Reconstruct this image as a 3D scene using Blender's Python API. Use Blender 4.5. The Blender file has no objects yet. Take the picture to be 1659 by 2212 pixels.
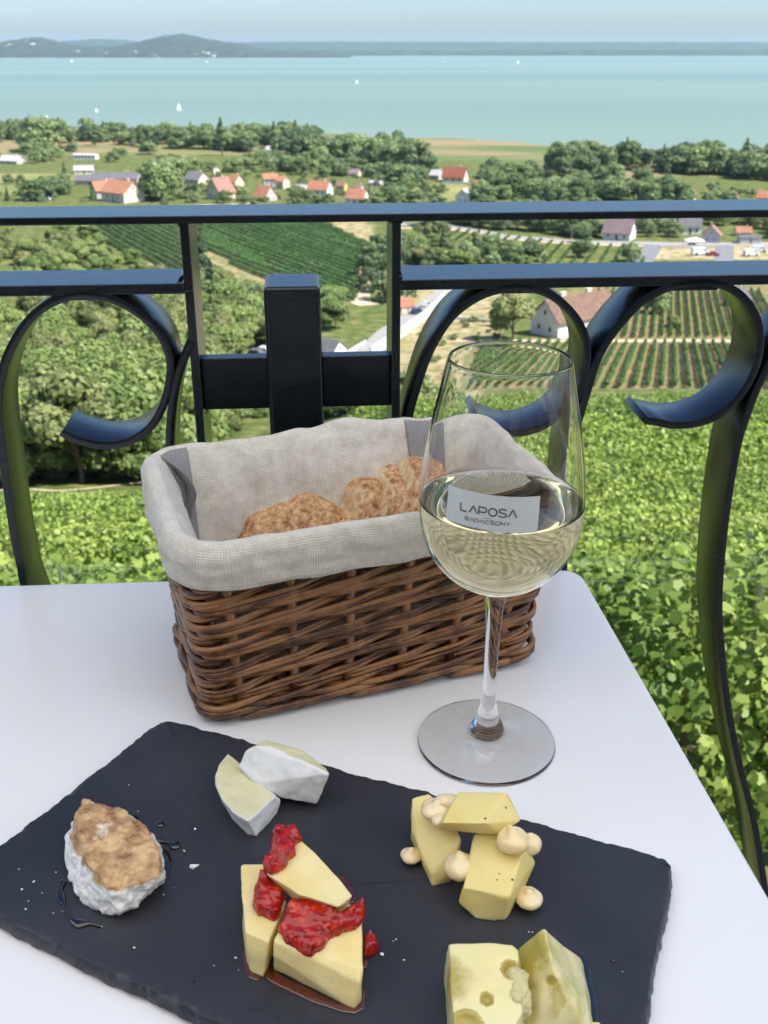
import bpy, bmesh, math, random
import numpy as np
from mathutils import Vector, Matrix, noise

# ------------------------------------------------------------------ camera, sky, sun, exposure
SC = bpy.context.scene
COL = SC.collection
F = 2200.0                      # focal length in units of a 1659 x 2212 picture
CZ = 1.10                       # eye height above the terrace floor
PITCH = math.atan(1006.0 / F)
cam_d = bpy.data.cameras.new('camera')
cam = bpy.data.objects.new('camera', cam_d); COL.objects.link(cam)
cam.location = (0, 0, CZ)
cam.rotation_euler = (math.pi / 2 - PITCH, 0, 0)
cam_d.sensor_fit = 'VERTICAL'; cam_d.sensor_height = 36.0; cam_d.sensor_width = 27.0
cam_d.lens = 36.0 * F / 2212.0
cam_d.clip_start = 0.02; cam_d.clip_end = 60000
cam_d.dof.use_dof = True; cam_d.dof.focus_distance = 0.55; cam_d.dof.aperture_fstop = 25
SC.camera = cam

SUN_EL = math.radians(52); SUN_DIR = Vector((0.93, -0.36, 0)).normalized()
world = bpy.data.worlds.new('World'); SC.world = world; world.use_nodes = True
wn = world.node_tree.nodes; wl = world.node_tree.links
sky = wn.new('ShaderNodeTexSky'); sky.sky_type = 'NISHITA'; sky.sun_disc = False
sky.sun_elevation = SUN_EL
sky.sun_rotation = math.atan2(SUN_DIR.x, SUN_DIR.y)
sky.altitude = 100; sky.air_density = 1.0; sky.dust_density = 1.2; sky.ozone_density = 9.0
wl.new(sky.outputs[0], wn['Background'].inputs[0]); wn['Background'].inputs[1].default_value = 0.085
sun_d = bpy.data.lights.new('sun', 'SUN'); sun_d.energy = 4.0; sun_d.angle = math.radians(0.53)
sun_d.color = (1.0, 0.95, 0.87)
sun = bpy.data.objects.new('sun', sun_d); COL.objects.link(sun)
sdir = Vector((SUN_DIR.x * math.cos(SUN_EL), SUN_DIR.y * math.cos(SUN_EL), math.sin(SUN_EL)))
sun.rotation_euler = sdir.to_track_quat('Z', 'Y').to_euler()
sun.location = sdir * 30
SC.view_settings.view_transform = 'Standard'; SC.view_settings.look = 'None'
SC.view_settings.exposure = 1.35; SC.view_settings.gamma = 1.0
SC.cycles.volume_bounces = 1
SC.cycles.max_bounces = 20; SC.cycles.transmission_bounces = 16; SC.cycles.transparent_max_bounces = 16
SC.cycles.glossy_bounces = 4; SC.cycles.diffuse_bounces = 6

# ------------------------------------------------------------------ measuring helpers (real positions from sight lines)
SP, CP = math.sin(PITCH), math.cos(PITCH)
def ray(x, y):
    u = (x - 829.5) / F; v = (1106 - y) / F
    return Vector((u, CP + v * SP, -SP + v * CP))
CAM = Vector((0, 0, CZ))
def PH(x, y, z):                 # where the sight line meets height z
    d = ray(x, y); return CAM + d * ((z - CZ) / d.z)
TZ = CZ - 0.347                  # table top
SZ = TZ + 0.0075                 # slate top

RYAW = math.atan(0.072); RO = Vector((0, 0.67, 0))
REX = Vector((math.cos(RYAW), math.sin(RYAW), 0)); RN = Vector((-math.sin(RYAW), math.cos(RYAW), 0))
def PR(x, y, back=0.0):          # on the railing's front plane -> (s, z)
    d = ray(x, y); o = RO + RN * back
    t = (o - CAM).dot(RN) / d.dot(RN); p = CAM + d * t
    return ((p - o).dot(REX), p.z)

# ------------------------------------------------------------------ object helpers
def tag(o, label=None, cat=None, group=None, kind=None):
    if label: o['label'] = label
    if cat: o['category'] = cat
    if group: o['group'] = group
    if kind: o['kind'] = kind
    return o
def empty(name, loc, rz=0.0):
    o = bpy.data.objects.new(name, None); COL.objects.link(o)
    o.location = loc; o.rotation_euler = (0, 0, rz); o.empty_display_size = 0.05
    return o
def link(name, me, mats=None, parent=None, smooth=False):
    o = bpy.data.objects.new(name, me); COL.objects.link(o)
    if mats is not None:
        for m in (mats if isinstance(mats, (list, tuple)) else [mats]): me.materials.append(m)
    if parent is not None:
        o.parent = parent
        loc = parent.location; 
        # geometry is given in world space unless the parent is the origin
    if smooth: me.polygons.foreach_set('use_smooth', [True] * len(me.polygons))
    return o
def child(o, parent):            # parent without moving
    o.parent = parent
    m = Matrix.Identity(4); q = parent; chain = []
    while q is not None: chain.append(q); q = q.parent
    for c in reversed(chain): m = m @ c.matrix_parent_inverse @ c.matrix_basis
    o.matrix_parent_inverse = m.inverted(); return o
def copy_tree(o, parent=None):
    c = o.copy(); COL.objects.link(c)
    if parent is not None: c.parent = parent
    for ch in list(o.children): copy_tree(ch, c)
    return c
class MB:
    def __init__(s): s.v = []; s.f = []; s.m = []
    def add(s, vs, fs, mi=0):
        b = len(s.v); s.v += [tuple(v) for v in vs]; s.f += [tuple(b + i for i in f) for f in fs]; s.m += [mi] * len(fs)
    def box(s, c, h, ax=None, mi=0):      # centre, half sizes, axes
        c = Vector(c); ax = ax or (Vector((1, 0, 0)), Vector((0, 1, 0)), Vector((0, 0, 1)))
        vs = [c + ax[0] * (h[0] * i) + ax[1] * (h[1] * j) + ax[2] * (h[2] * k) for i in (-1, 1) for j in (-1, 1) for k in (-1, 1)]
        s.add(vs, [(0, 1, 3, 2), (4, 6, 7, 5), (0, 4, 5, 1), (2, 3, 7, 6), (0, 2, 6, 4), (1, 5, 7, 3)], mi)
    def tube(s, pts, rad, n=8, mi=0, cap=True, flat=1.0):
        pts = [Vector(p) for p in pts]
        if not hasattr(rad, '__len__'): rad = [rad] * len(pts)
        prev = None; vs = []
        for i, p in enumerate(pts):
            t = (pts[min(i + 1, len(pts) - 1)] - pts[max(i - 1, 0)]).normalized()
            if prev is None:
                a = t.orthogonal().normalized()
            else:
                a = (prev - t * prev.dot(t)); a = a.normalized() if a.length > 1e-9 else t.orthogonal().normalized()
            prev = a; b = t.cross(a)
            for k in range(n):
                w = 2 * math.pi * k / n
                vs.append(p + (a * math.cos(w) + b * math.sin(w) * flat) * rad[i])
        fs = []
        for i in range(len(pts) - 1):
            for k in range(n):
                fs.append((i * n + k, i * n + (k + 1) % n, (i + 1) * n + (k + 1) % n, (i + 1) * n + k))
        if cap: fs += [tuple(range(n - 1, -1, -1)), tuple((len(pts) - 1) * n + k for k in range(n))]
        s.add(vs, fs, mi)
    def lathe(s, prof, n=64, c=(0, 0, 0), mi=0):
        c = Vector(c); vs = []; idx = []
        for (r, z) in prof:
            if r < 1e-6: idx.append([len(vs)]); vs.append(c + Vector((0, 0, z)))
            else:
                idx.append(list(range(len(vs), len(vs) + n)))
                vs += [c + Vector((r * math.cos(2 * math.pi * k / n), r * math.sin(2 * math.pi * k / n), z)) for k in range(n)]
        fs = []
        for a, b in zip(idx, idx[1:]):
            if len(a) == 1 and len(b) == 1: continue
            for k in range(n):
                k2 = (k + 1) % n
                if len(a) == 1: fs.append((a[0], b[k2], b[k]))
                elif len(b) == 1: fs.append((a[k], a[k2], b[0]))
                else: fs.append((a[k], a[k2], b[k2], b[k]))
        s.add(vs, fs, mi)
    def mesh(s, name='m'):
        me = bpy.data.meshes.new(name); me.from_pydata(s.v, [], s.f)
        me.polygons.foreach_set('material_index', s.m); me.update(); return me
    def build(s, name, mats, parent=None, smooth=False):
        o = link(name, s.mesh(name), mats, None, smooth)
        if parent is not None: child(o, parent)
        return o
def modify(o, specs):            # bake modifiers into the mesh
    for t, kw in specs:
        m = o.modifiers.new(t, t)
        for k, v in kw.items(): setattr(m, k, v)
    dg = bpy.context.evaluated_depsgraph_get(); dg.update()
    me = bpy.data.meshes.new_from_object(o.evaluated_get(dg))
    old = o.data; o.modifiers.clear(); o.data = me; bpy.data.meshes.remove(old)
    return o
def smooth_path(pts, k=6):
    pts = [Vector(p) for p in pts]; out = []
    P = [2 * pts[0] - pts[1]] + pts + [2 * pts[-1] - pts[-2]]
    for i in range(1, len(P) - 2):
        a, b, c, d = P[i - 1], P[i], P[i + 1], P[i + 2]
        for j in range(k):
            t = j / k
            out.append(0.5 * ((2 * b) + (c - a) * t + (2 * a - 5 * b + 4 * c - d) * t * t + (3 * b - a - 3 * c + d) * t ** 3))
    out.append(pts[-1]); return out

# ------------------------------------------------------------------ material helper
def NT(name):
    m = bpy.data.materials.new(name); m.use_nodes = True
    return m, m.node_tree.nodes, m.node_tree.links, m.node_tree.nodes['Principled BSDF']
def ramp(n, stops):
    r = n.new('ShaderNodeValToRGB'); e = r.color_ramp.elements
    while len(e) < len(stops): e.new(0.5)
    for i, (p, c) in enumerate(stops): e[i].position = p; e[i].color = tuple(c) + ((1,) if len(c) == 3 else ())
    return r
def noise_node(n, l, scale, detail=4, rough=0.55, coord='Object', vec_scale=None, dist=0.0):
    tc = n.new('ShaderNodeTexCoord'); t = n.new('ShaderNodeTexNoise')
    t.inputs['Scale'].default_value = scale; t.inputs['Detail'].default_value = detail
    t.inputs['Roughness'].default_value = rough; t.inputs['Distortion'].default_value = dist
    if vec_scale:
        mp = n.new('ShaderNodeMapping'); mp.inputs['Scale'].default_value = vec_scale
        l.new(tc.outputs[coord], mp.inputs[0]); l.new(mp.outputs[0], t.inputs[0])
    else: l.new(tc.outputs[coord], t.inputs[0])
    return t
def mat(name, c1, c2=None, scale=5, rough=0.6, bump=0, bscale=None, detail=4, coord='Object', vs=None, bdist=0.002, metal=0, spec=0.5, stops=(0.35, 0.65), coat=0, sss=0, sr=0.01, rvar=0):
    m, n, l, p = NT(name)
    p.inputs['Base Color'].default_value = tuple(c1) + (1,)
    p.inputs['Roughness'].default_value = rough; p.inputs['Metallic'].default_value = metal
    p.inputs['Specular IOR Level'].default_value = spec; p.inputs['Coat Weight'].default_value = coat
    if sss:
        p.inputs['Subsurface Weight'].default_value = sss; p.inputs['Subsurface Radius'].default_value = (1, 0.8, 0.5)
        p.inputs['Subsurface Scale'].default_value = sr
    if c2 is not None:
        t = noise_node(n, l, scale, detail, coord=coord, vec_scale=vs)
        r = ramp(n, [(stops[0], c1), (stops[1], c2)])
        l.new(t.outputs[0], r.inputs[0]); l.new(r.outputs[0], p.inputs['Base Color'])
        if rvar:
            mr = n.new('ShaderNodeMapRange'); mr.inputs['To Min'].default_value = rough - rvar; mr.inputs['To Max'].default_value = rough + rvar
            l.new(t.outputs[0], mr.inputs[0]); l.new(mr.outputs[0], p.inputs['Roughness'])
    if bump:
        t2 = noise_node(n, l, bscale or scale * 4, 5, coord=coord)
        b = n.new('ShaderNodeBump'); b.inputs['Strength'].default_value = bump; b.inputs['Distance'].default_value = bdist
        l.new(t2.outputs[0], b.inputs['Height']); l.new(b.outputs[0], p.inputs['Normal'])
    return m
def leafmat(name, dark, light, trans=0.38, rough=0.5, nscale=0.35, isl=0.4):
    m, n, l, p = NT(name)
    g = n.new('ShaderNodeNewGeometry'); oi = n.new('ShaderNodeObjectInfo')
    t = noise_node(n, l, nscale, 3)
    a = n.new('ShaderNodeMath'); a.operation = 'MULTIPLY_ADD'; a.inputs[1].default_value = isl
    l.new(g.outputs['Random Per Island'], a.inputs[0]); l.new(t.outputs[0], a.inputs[2])
    b = n.new('ShaderNodeMath'); b.operation = 'MULTIPLY_ADD'; b.inputs[1].default_value = 0.45
    l.new(oi.outputs['Random'], b.inputs[0]); l.new(a.outputs[0], b.inputs[2])
    mid = tuple(0.5 * (x + y) for x, y in zip(dark, light))
    r = ramp(n, [(0.45, dark), (0.95, mid), (1.35 if False else 1.0, light)])
    s = n.new('ShaderNodeMath'); s.operation = 'MULTIPLY'; s.inputs[1].default_value = 0.78
    l.new(b.outputs[0], s.inputs[0]); l.new(s.outputs[0], r.inputs[0])
    r.color_ramp.elements[0].position = 0.35; r.color_ramp.elements[1].position = 0.6; r.color_ramp.elements[2].position = 0.9
    l.new(r.outputs[0], p.inputs['Base Color']); p.inputs['Roughness'].default_value = rough
    p.inputs['Specular IOR Level'].default_value = 0.35
    tr = n.new('ShaderNodeBsdfTranslucent'); l.new(r.outputs[0], tr.inputs[0])
    mx = n.new('ShaderNodeMixShader'); mx.inputs[0].default_value = trans
    l.new(p.outputs[0], mx.inputs[1]); l.new(tr.outputs[0], mx.inputs[2]); l.new(mx.outputs[0], n['Material Output'].inputs[0])
    return m

# ================================================================== TERRAIN
LAKE = CZ - 80.0
_pl = [(-400, -2.0), (-3, -2.6), (1.2, -3.2), (6, -5.2), (12, -8.5), (22, -11.6), (40, -15.7), (58, -20.6), (66, -24.5), (100, -36), (150, -47.9), (220, -60), (290, -65), (400, -69.5), (600, -74), (800, -77.5), (960, -79.7), (1400, -79.9)]
_pf = [(-400, -2.0), (-3, -2.6), (1.2, -3.2), (6, -5.2), (12, -8.5), (22, -11.6), (27, -13.7), (40, -20.5), (70, -31), (110, -42), (160, -51), (200, -56.7), (260, -62.5), (330, -66.5), (400, -69.5), (600, -74), (800, -77.5), (960, -79.7), (1400, -79.9)]
_xr, _yr = zip(*_pl); _xl, _yl = zip(*_pf)
def drop(X, Y):
    w = min(1, max(0, (X / max(Y, 5) + 0.12) / 0.11)); w = w * w * (3 - 2 * w)
    a = np.interp(Y, _xr, _yr); b = np.interp(Y, _xl, _yl)
    return a * w + b * (1 - w)
def G(X, Y):
    return CZ + float(drop(X, Y)) + (0.25 * noise.noise((X * 0.06, Y * 0.06, 3)) if Y < 700 else 0)
def PG(x, y):                    # sight line meets the ground
    d = ray(x, y); lo, hi = 1.0, 2500.0
    if CAM.z + d.z * hi > G(d.x * hi, d.y * hi): return None
    t = 1.0
    step = 1.0
    while t < hi:
        p = CAM + d * t
        if p.z < G(p.x, p.y): break
        step = max(0.5, t * 0.02); t += step
    lo = t - step; hi = t
    for _ in range(18):
        m = (lo + hi) / 2; p = CAM + d * m
        if p.z < G(p.x, p.y): hi = m
        else: lo = m
    p = CAM + d * hi; p.z = G(p.x, p.y); return p
# shoreline: points on the lake level
SHORE = [PH(x, y, LAKE) for x, y in [(-500, 268), (-150, 278), (0, 286), (300, 288), (560, 286), (720, 289), (830, 297), (880, 298), (930, 298), (1000, 301), (1060, 305), (1120, 309), (1160, 313), (1220, 316), (1300, 316), (1360, 321), (1440, 328), (1500, 331), (1560, 332), (1659, 338), (1850, 345), (2100, 352)]]
_sx = [p.x for p in SHORE]; _sy = [p.y for p in SHORE]
def shore_y(X): return float(np.interp(X, _sx, _sy)) + 2.5 * noise.noise((X * 0.03, 0, 0)) + 4 * noise.noise((X * 0.008, 5, 0))

def in_poly(x, y, poly):
    c = False; j = len(poly) - 1
    for i in range(len(poly)):
        xi, yi = poly[i][0], poly[i][1]; xj, yj = poly[j][0], poly[j][1]
        if (yi > y) != (yj > y) and x < (xj - xi) * (y - yi) / (yj - yi) + xi: c = not c
        j = i
    return c
def gpoly(px): return [tuple(PG(x, y))[:2] for x, y in px]

# coloured ground zones measured from the photo
DRY = gpoly([(700, 560), (800, 545), (830, 640), (860, 650), (860, 900), (1000, 900), (1080, 700), (1140, 640), (990, 600), (820, 520), (790, 470), (700, 470), (760, 540)])
MEAD = gpoly([(-80, 372), (150, 352), (320, 334), (430, 338), (400, 362), (260, 380), (120, 395), (60, 420), (-80, 425)])
MEAD2 = gpoly([(830, 405), (960, 395), (1020, 400), (1000, 432), (830, 440)])
SOIL = gpoly([(930, 842), (1000, 735), (1140, 735), (1240, 610), (1720, 610), (1800, 842)])
YARD = gpoly([(1400, 530), (1720, 522), (1740, 560), (1380, 562)])
STRIP = gpoly([(-60, 440), (900, 440), (860, 470), (400, 478), (-60, 490)])
LFIELD = gpoly([(172, 486), (230, 478), (640, 479), (800, 540), (778, 575), (770, 652), (690, 660), (640, 650), (430, 610), (300, 565)])
def zone(X, Y):
    # returns r,g,b weights: dry, meadow, soil; reed handled by distance to the shore
    r = g = b = 0.0
    if in_poly(X, Y, YARD): r = 1
    if in_poly(X, Y, DRY): r = 0.75
    if in_poly(X, Y, MEAD) or in_poly(X, Y, MEAD2) : g = 1
    if in_poly(X, Y, SOIL): b = 1
    if in_poly(X, Y, LFIELD): r = 0.55
    return r, g, b

ys = [-60, -30, -10, -3, -1, 0.5, 1.2, 2, 3, 4, 6]
y = 6.0
while y < 1400: y += max(0.8, y * 0.013); ys.append(y)
NXS = 230
vs = []; cols = []
for yy in ys:
    half = 60 + 0.62 * max(yy, 0)
    for i in range(NXS + 1):
        X = -half + 2 * half * i / NXS
        d = yy - shore_y(X)
        z = G(X, yy)
        re = max(0, min(1, 1 - abs(d + 70) / 75)) if yy > 500 else 0
        if d > -8 and yy > 500: z = LAKE - 0.25 * (d + 3)
        elif yy > 500: z = max(z, LAKE + 0.9 + min(0.8, (-d) * 0.02))
        vs.append((X, yy, z))
        if 60 < yy < 700: r, g, b = zone(X, yy)
        else: r = g = b = 0
        if yy < 58 and yy > 2: b = 0.8
        reed = 1.0 if (yy > 500 and d > -(260 + 40 * noise.noise((X * .01, 0, 9)))) else 0.0
        cols.append((r, g, b, reed))
fs = []
for j in range(len(ys) - 1):
    for i in range(NXS):
        a = j * (NXS + 1) + i; fs.append((a, a + 1, a + NXS + 2, a + NXS + 1))
me = bpy.data.meshes.new('ground'); me.from_pydata(vs, [], fs); me.update()
ca = me.color_attributes.new('zone', 'FLOAT_COLOR', 'POINT')
ca.data.foreach_set('color', np.array(cols, dtype=np.float32).ravel())
me.polygons.foreach_set('use_smooth', [True] * len(me.polygons))
m, n, l, p = NT('ground_cover')
at = n.new('ShaderNodeAttribute'); at.attribute_name = 'zone'
sep = n.new('ShaderNodeSeparateColor'); l.new(at.outputs['Color'], sep.inputs[0])
t1 = noise_node(n, l, 0.35, 8, 0.7); t2 = noise_node(n, l, 0.02, 5, 0.6)
g1 = ramp(n, [(0.36, (0.045, 0.075, 0.018)), (0.5, (0.10, 0.13, 0.035)), (0.66, (0.22, 0.19, 0.08))]); l.new(t1.outputs[0], g1.inputs[0])
g_dry = ramp(n, [(0.38, (0.13, 0.15, 0.045)), (0.50, (0.36, 0.28, 0.15)), (0.62, (0.50, 0.40, 0.25))]); l.new(t1.outputs[0], g_dry.inputs[0])
g_mead = ramp(n, [(0.35, (0.15, 0.18, 0.06)), (0.65, (0.27, 0.25, 0.10))]); l.new(t2.outputs[0], g_mead.inputs[0])
g_soil = ramp(n, [(0.42, (0.12, 0.16, 0.05)), (0.56, (0.24, 0.165, 0.085)), (0.70, (0.36, 0.25, 0.14))]); l.new(t1.outputs[0], g_soil.inputs[0])
t3 = noise_node(n, l, 1.0, 5, 0.6, vec_scale=(0.004, 0.014, 0.01))
g_reed = ramp(n, [(0.40, (0.10, 0.14, 0.045)), (0.5, (0.16, 0.17, 0.07)), (0.6, (0.27, 0.19, 0.11))]); l.new(t3.outputs[0], g_reed.inputs[0])
def mixc(a, b, f):
    x = n.new('ShaderNodeMix'); x.data_type = 'RGBA'; l.new(f, x.inputs[0]); l.new(a, x.inputs[6]); l.new(b, x.inputs[7]); return x.outputs[2]
c = mixc(g1.outputs[0], g_dry.outputs[0], sep.outputs[0]); c = mixc(c, g_mead.outputs[0], sep.outputs[1])
c = mixc(c, g_soil.outputs[0], sep.outputs[2]); c = mixc(c, g_reed.outputs[0], at.outputs['Alpha'])
l.new(c, p.inputs['Base Color']); p.inputs['Roughness'].default_value = 0.95; p.inputs['Specular IOR Level'].default_value = 0.1
bp = n.new('ShaderNodeBump'); bp.inputs['Strength'].default_value = 0.6; bp.inputs['Distance'].default_value = 0.3
l.new(t1.outputs[0], bp.inputs['Height']); l.new(bp.outputs[0], p.inputs['Normal'])
o = link('ground', me, m); tag(o, kind='structure')

# lake
m, n, l, p = NT('lake_water')
t = noise_node(n, l, 1.0, 3, 0.5, vec_scale=(0.00012, 0.0011, 1))
r = ramp(n, [(0.25, (0.115, 0.172, 0.150)), (0.50, (0.165, 0.228, 0.165)), (0.72, (0.20, 0.258, 0.175))])
l.new(t.outputs[0], r.inputs[0]); l.new(r.outputs[0], p.inputs['Base Color'])
p.inputs['Roughness'].default_value = 0.35; p.inputs['IOR'].default_value = 1.33; p.inputs['Specular IOR Level'].default_value = 0.25
tw = noise_node(n, l, 0.15, 6, 0.6); bb = n.new('ShaderNodeBump'); bb.inputs['Strength'].default_value = 0.5; bb.inputs['Distance'].default_value = 0.3
l.new(tw.outputs[0], bb.inputs['Height']); l.new(bb.outputs[0], p.inputs['Normal'])
b = MB()
for i in range(16):
    X0 = -14000 + 1750 * i
    b.add([(X0, 500, LAKE), (X0 + 1750, 500, LAKE), (X0 + 1750, 13000, LAKE), (X0, 13000, LAKE)], [(0, 1, 2, 3)])
o = b.build('lake', m); tag(o, kind='structure')

# far shore and hills, solid ridges
def ridge(name, prof, Y0, depth, m, jag=1.0, foot=LAKE - 2, ny=12):
    # prof: picture outline (x, y) turned into heights at distance Y0
    pts = []
    for x, y in prof:
        d = ray(x, y); q = CAM + d * (Y0 / d.y); pts.append((q.x, q.z))
    xs = [a for a, _ in pts]; zs = [c for _, c in pts]
    n_ = 420; V = []; Fc = []
    for i in range(n_ + 1):
        X = xs[0] + (xs[-1] - xs[0]) * i / n_
        H = float(np.interp(X, xs, zs)) - foot
        for j in range(ny + 1):
            t = j / ny; k = math.sin(math.pi * t) ** 0.8 if t < 0.999 else 0
            dz = H * k * (1 + 0.12 * noise.noise((X * 0.002, t * 3, 1)) * (1 - k)) + jag * k * (noise.noise((X * 0.012, t * 9, 2)) + 0.6 * noise.noise((X * 0.04, t * 22, 7)))
            V.append((X, Y0 + depth * (t - 0.5), foot + dz))
    for i in range(n_):
        for j in range(ny):
            a = i * (ny + 1) + j; Fc.append((a, a + ny + 1, a + ny + 2, a + 1))
    me = bpy.data.meshes.new(name); me.from_pydata(V, [], Fc); me.update()
    return tag(link(name, me, m), kind='structure')
m_hill = mat('wooded_hill', (0.018, 0.032, 0.018), (0.045, 0.06, 0.03), scale=0.01, rough=1, detail=7, spec=0.05)
m, n, l, p = NT('wooded_hill_cliff')
t = noise_node(n, l, 0.012, 7, 0.6); r = ramp(n, [(0.35, (0.010, 0.02, 0.012)), (0.62, (0.035, 0.045, 0.022))]); l.new(t.outputs[0], r.inputs[0])
t2 = noise_node(n, l, 1, 5, 0.7, vec_scale=(0.009, 0.004, 0.03)); r2 = ramp(n, [(0.64, (0, 0, 0)), (0.68, (1, 1, 1))]); l.new(t2.outputs[0], r2.inputs[0])
x = n.new('ShaderNodeMix'); x.data_type = 'RGBA'; l.new(r2.outputs[0], x.inputs[0]); l.new(r.outputs[0], x.inputs[6]); x.inputs[7].default_value = (0.42, 0.38, 0.33, 1)
l.new(x.outputs[2], p.inputs['Base Color']); p.inputs['Roughness'].default_value = 1
ridge('far_shore_hills', [(-900, 92), (-300, 93), (-40, 98), (0, 92), (20, 88), (45, 86), (65, 82), (78, 80), (95, 83), (115, 89), (145, 95), (190, 100), (225, 102), (262, 98), (300, 91), (335, 82), (360, 76), (385, 73), (402, 75), (425, 79), (455, 85), (490, 91), (525, 96), (560, 104), (600, 110), (660, 113), (720, 117), (760, 121)], 9300, 1500, m, jag=7)
m_low = mat('low_shore', (0.03, 0.05, 0.035), (0.06, 0.085, 0.05), scale=0.006, rough=1, spec=0.05)
ridge('far_shore', [(-1200, 104), (500, 106), (800, 109), (1000, 110), (1200, 109), (1500, 108), (1800, 107), (2900, 107)], 10800, 900, m_low, jag=7, ny=8)
ridge('distant_shore', [(-2500, 92), (-400, 93), (0, 94), (60, 94), (120, 91), (200, 84), (270, 86), (330, 93), (450, 93), (620, 90), (829, 90), (1100, 91), (1400, 91), (1659, 91), (4000, 92)], 14500, 2200, m_low, jag=5, foot=LAKE - 5, ny=8)

# haze: the air between the terrace and the far shore
hm = bpy.data.materials.new('haze_air'); hm.use_nodes = True; n = hm.node_tree.nodes; l = hm.node_tree.links
n.remove(n['Principled BSDF']); pv = n.new('ShaderNodeVolumePrincipled')
pv.inputs['Color'].default_value = (0.58, 0.80, 1.0, 1); pv.inputs['Density'].default_value = 2.9e-5; pv.inputs['Anisotropy'].default_value = 0.1
l.new(pv.outputs[0], n['Material Output'].inputs['Volume'])
b = MB(); b.box((0, 7900, 12.5), (15500, 8050, 97.5)); o = b.build('haze', hm); tag(o, kind='stuff')

# ================================================================== VEGETATION
def leaf_cards(P, N, size, shape, rng, name, mats, spread=0.6):
    """P points, N outward normals, size per leaf; shape = 2-D outline polygon"""
    P = np.asarray(P, float); N = np.asarray(N, float); k = len(P)
    N = N + rng.normal(0, spread, N.shape); N /= np.linalg.norm(N, axis=1)[:, None] + 1e-9
    A = rng.normal(0, 1, N.shape); A -= N * (A * N).sum(1)[:, None]; A /= np.linalg.norm(A, axis=1)[:, None] + 1e-9
    B = np.cross(N, A); S = np.asarray(shape, float); q = len(S)
    sz = np.broadcast_to(np.asarray(size, float), (k,))[:, None, None]
    fold = (np.abs(S[:, 0]) * 0.35)[None, :, None]
    V = P[:, None, :] + sz * (A[:, None, :] * S[None, :, 0:1] + B[:, None, :] * S[None, :, 1:2] - N[:, None, :] * fold)
    V = V.reshape(-1, 3)
    me = bpy.data.meshes.new(name)
    me.vertices.add(k * q); me.vertices.foreach_set('co', V.ravel().astype(np.float32))
    me.loops.add(k * q); me.loops.foreach_set('vertex_index', np.arange(k * q, dtype=np.int32))
    me.polygons.add(k); me.polygons.foreach_set('loop_start', np.arange(0, k * q, q, dtype=np.int32))
    me.polygons.foreach_set('loop_total', np.full(k, q, dtype=np.int32))
    me.update(calc_edges=True); me.validate()
    for mm in (mats if isinstance(mats, list) else [mats]): me.materials.append(mm)
    return me
QUAD = [(-.5, 0), (0, -.6), (.5, 0), (0, .6)]
OVAL = [(-.5, 0), (-.25, -.45), (.25, -.5), (.5, 0), (.25, .45), (-.25, .5)]
VINE = [(0, -.38), (.16, -.5), (.40, -.46), (.44, -.2), (.56, .02), (.44, .22), (.34, .40), (.14, .42), (0, .62), (-.14, .42), (-.34, .40), (-.44, .22), (-.56, .02), (-.44, -.2), (-.40, -.46), (-.16, -.5)]

LM = {
 'forest': leafmat('forest_leaves', (0.10, 0.165, 0.04), (0.31, 0.39, 0.12), isl=0.25),
 'forest2': leafmat('scrub_leaves', (0.10, 0.145, 0.04), (0.34, 0.37, 0.14), isl=0.25),
 'far': leafmat('village_leaves', (0.095, 0.155, 0.055), (0.30, 0.38, 0.15), nscale=0.2, isl=0.22),
 'dark': leafmat('dark_leaves', (0.065, 0.115, 0.055), (0.19, 0.26, 0.11), nscale=0.2, isl=0.22),
 'vine': leafmat('vine_leaves', (0.055, 0.125, 0.016), (0.38, 0.49, 0.11), trans=0.42, nscale=1.3, isl=0.3),
 'vinefar': leafmat('vine_row_leaves', (0.035, 0.085, 0.018), (0.09, 0.17, 0.04), nscale=0.3),
 'vinedark': leafmat('dense_vine_row_leaves', (0.065, 0.145, 0.045), (0.15, 0.27, 0.085), nscale=0.3),
}
bark = mat('bark', (0.09, 0.065, 0.045), (0.16, 0.12, 0.09), scale=6, rough=0.9)

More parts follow.
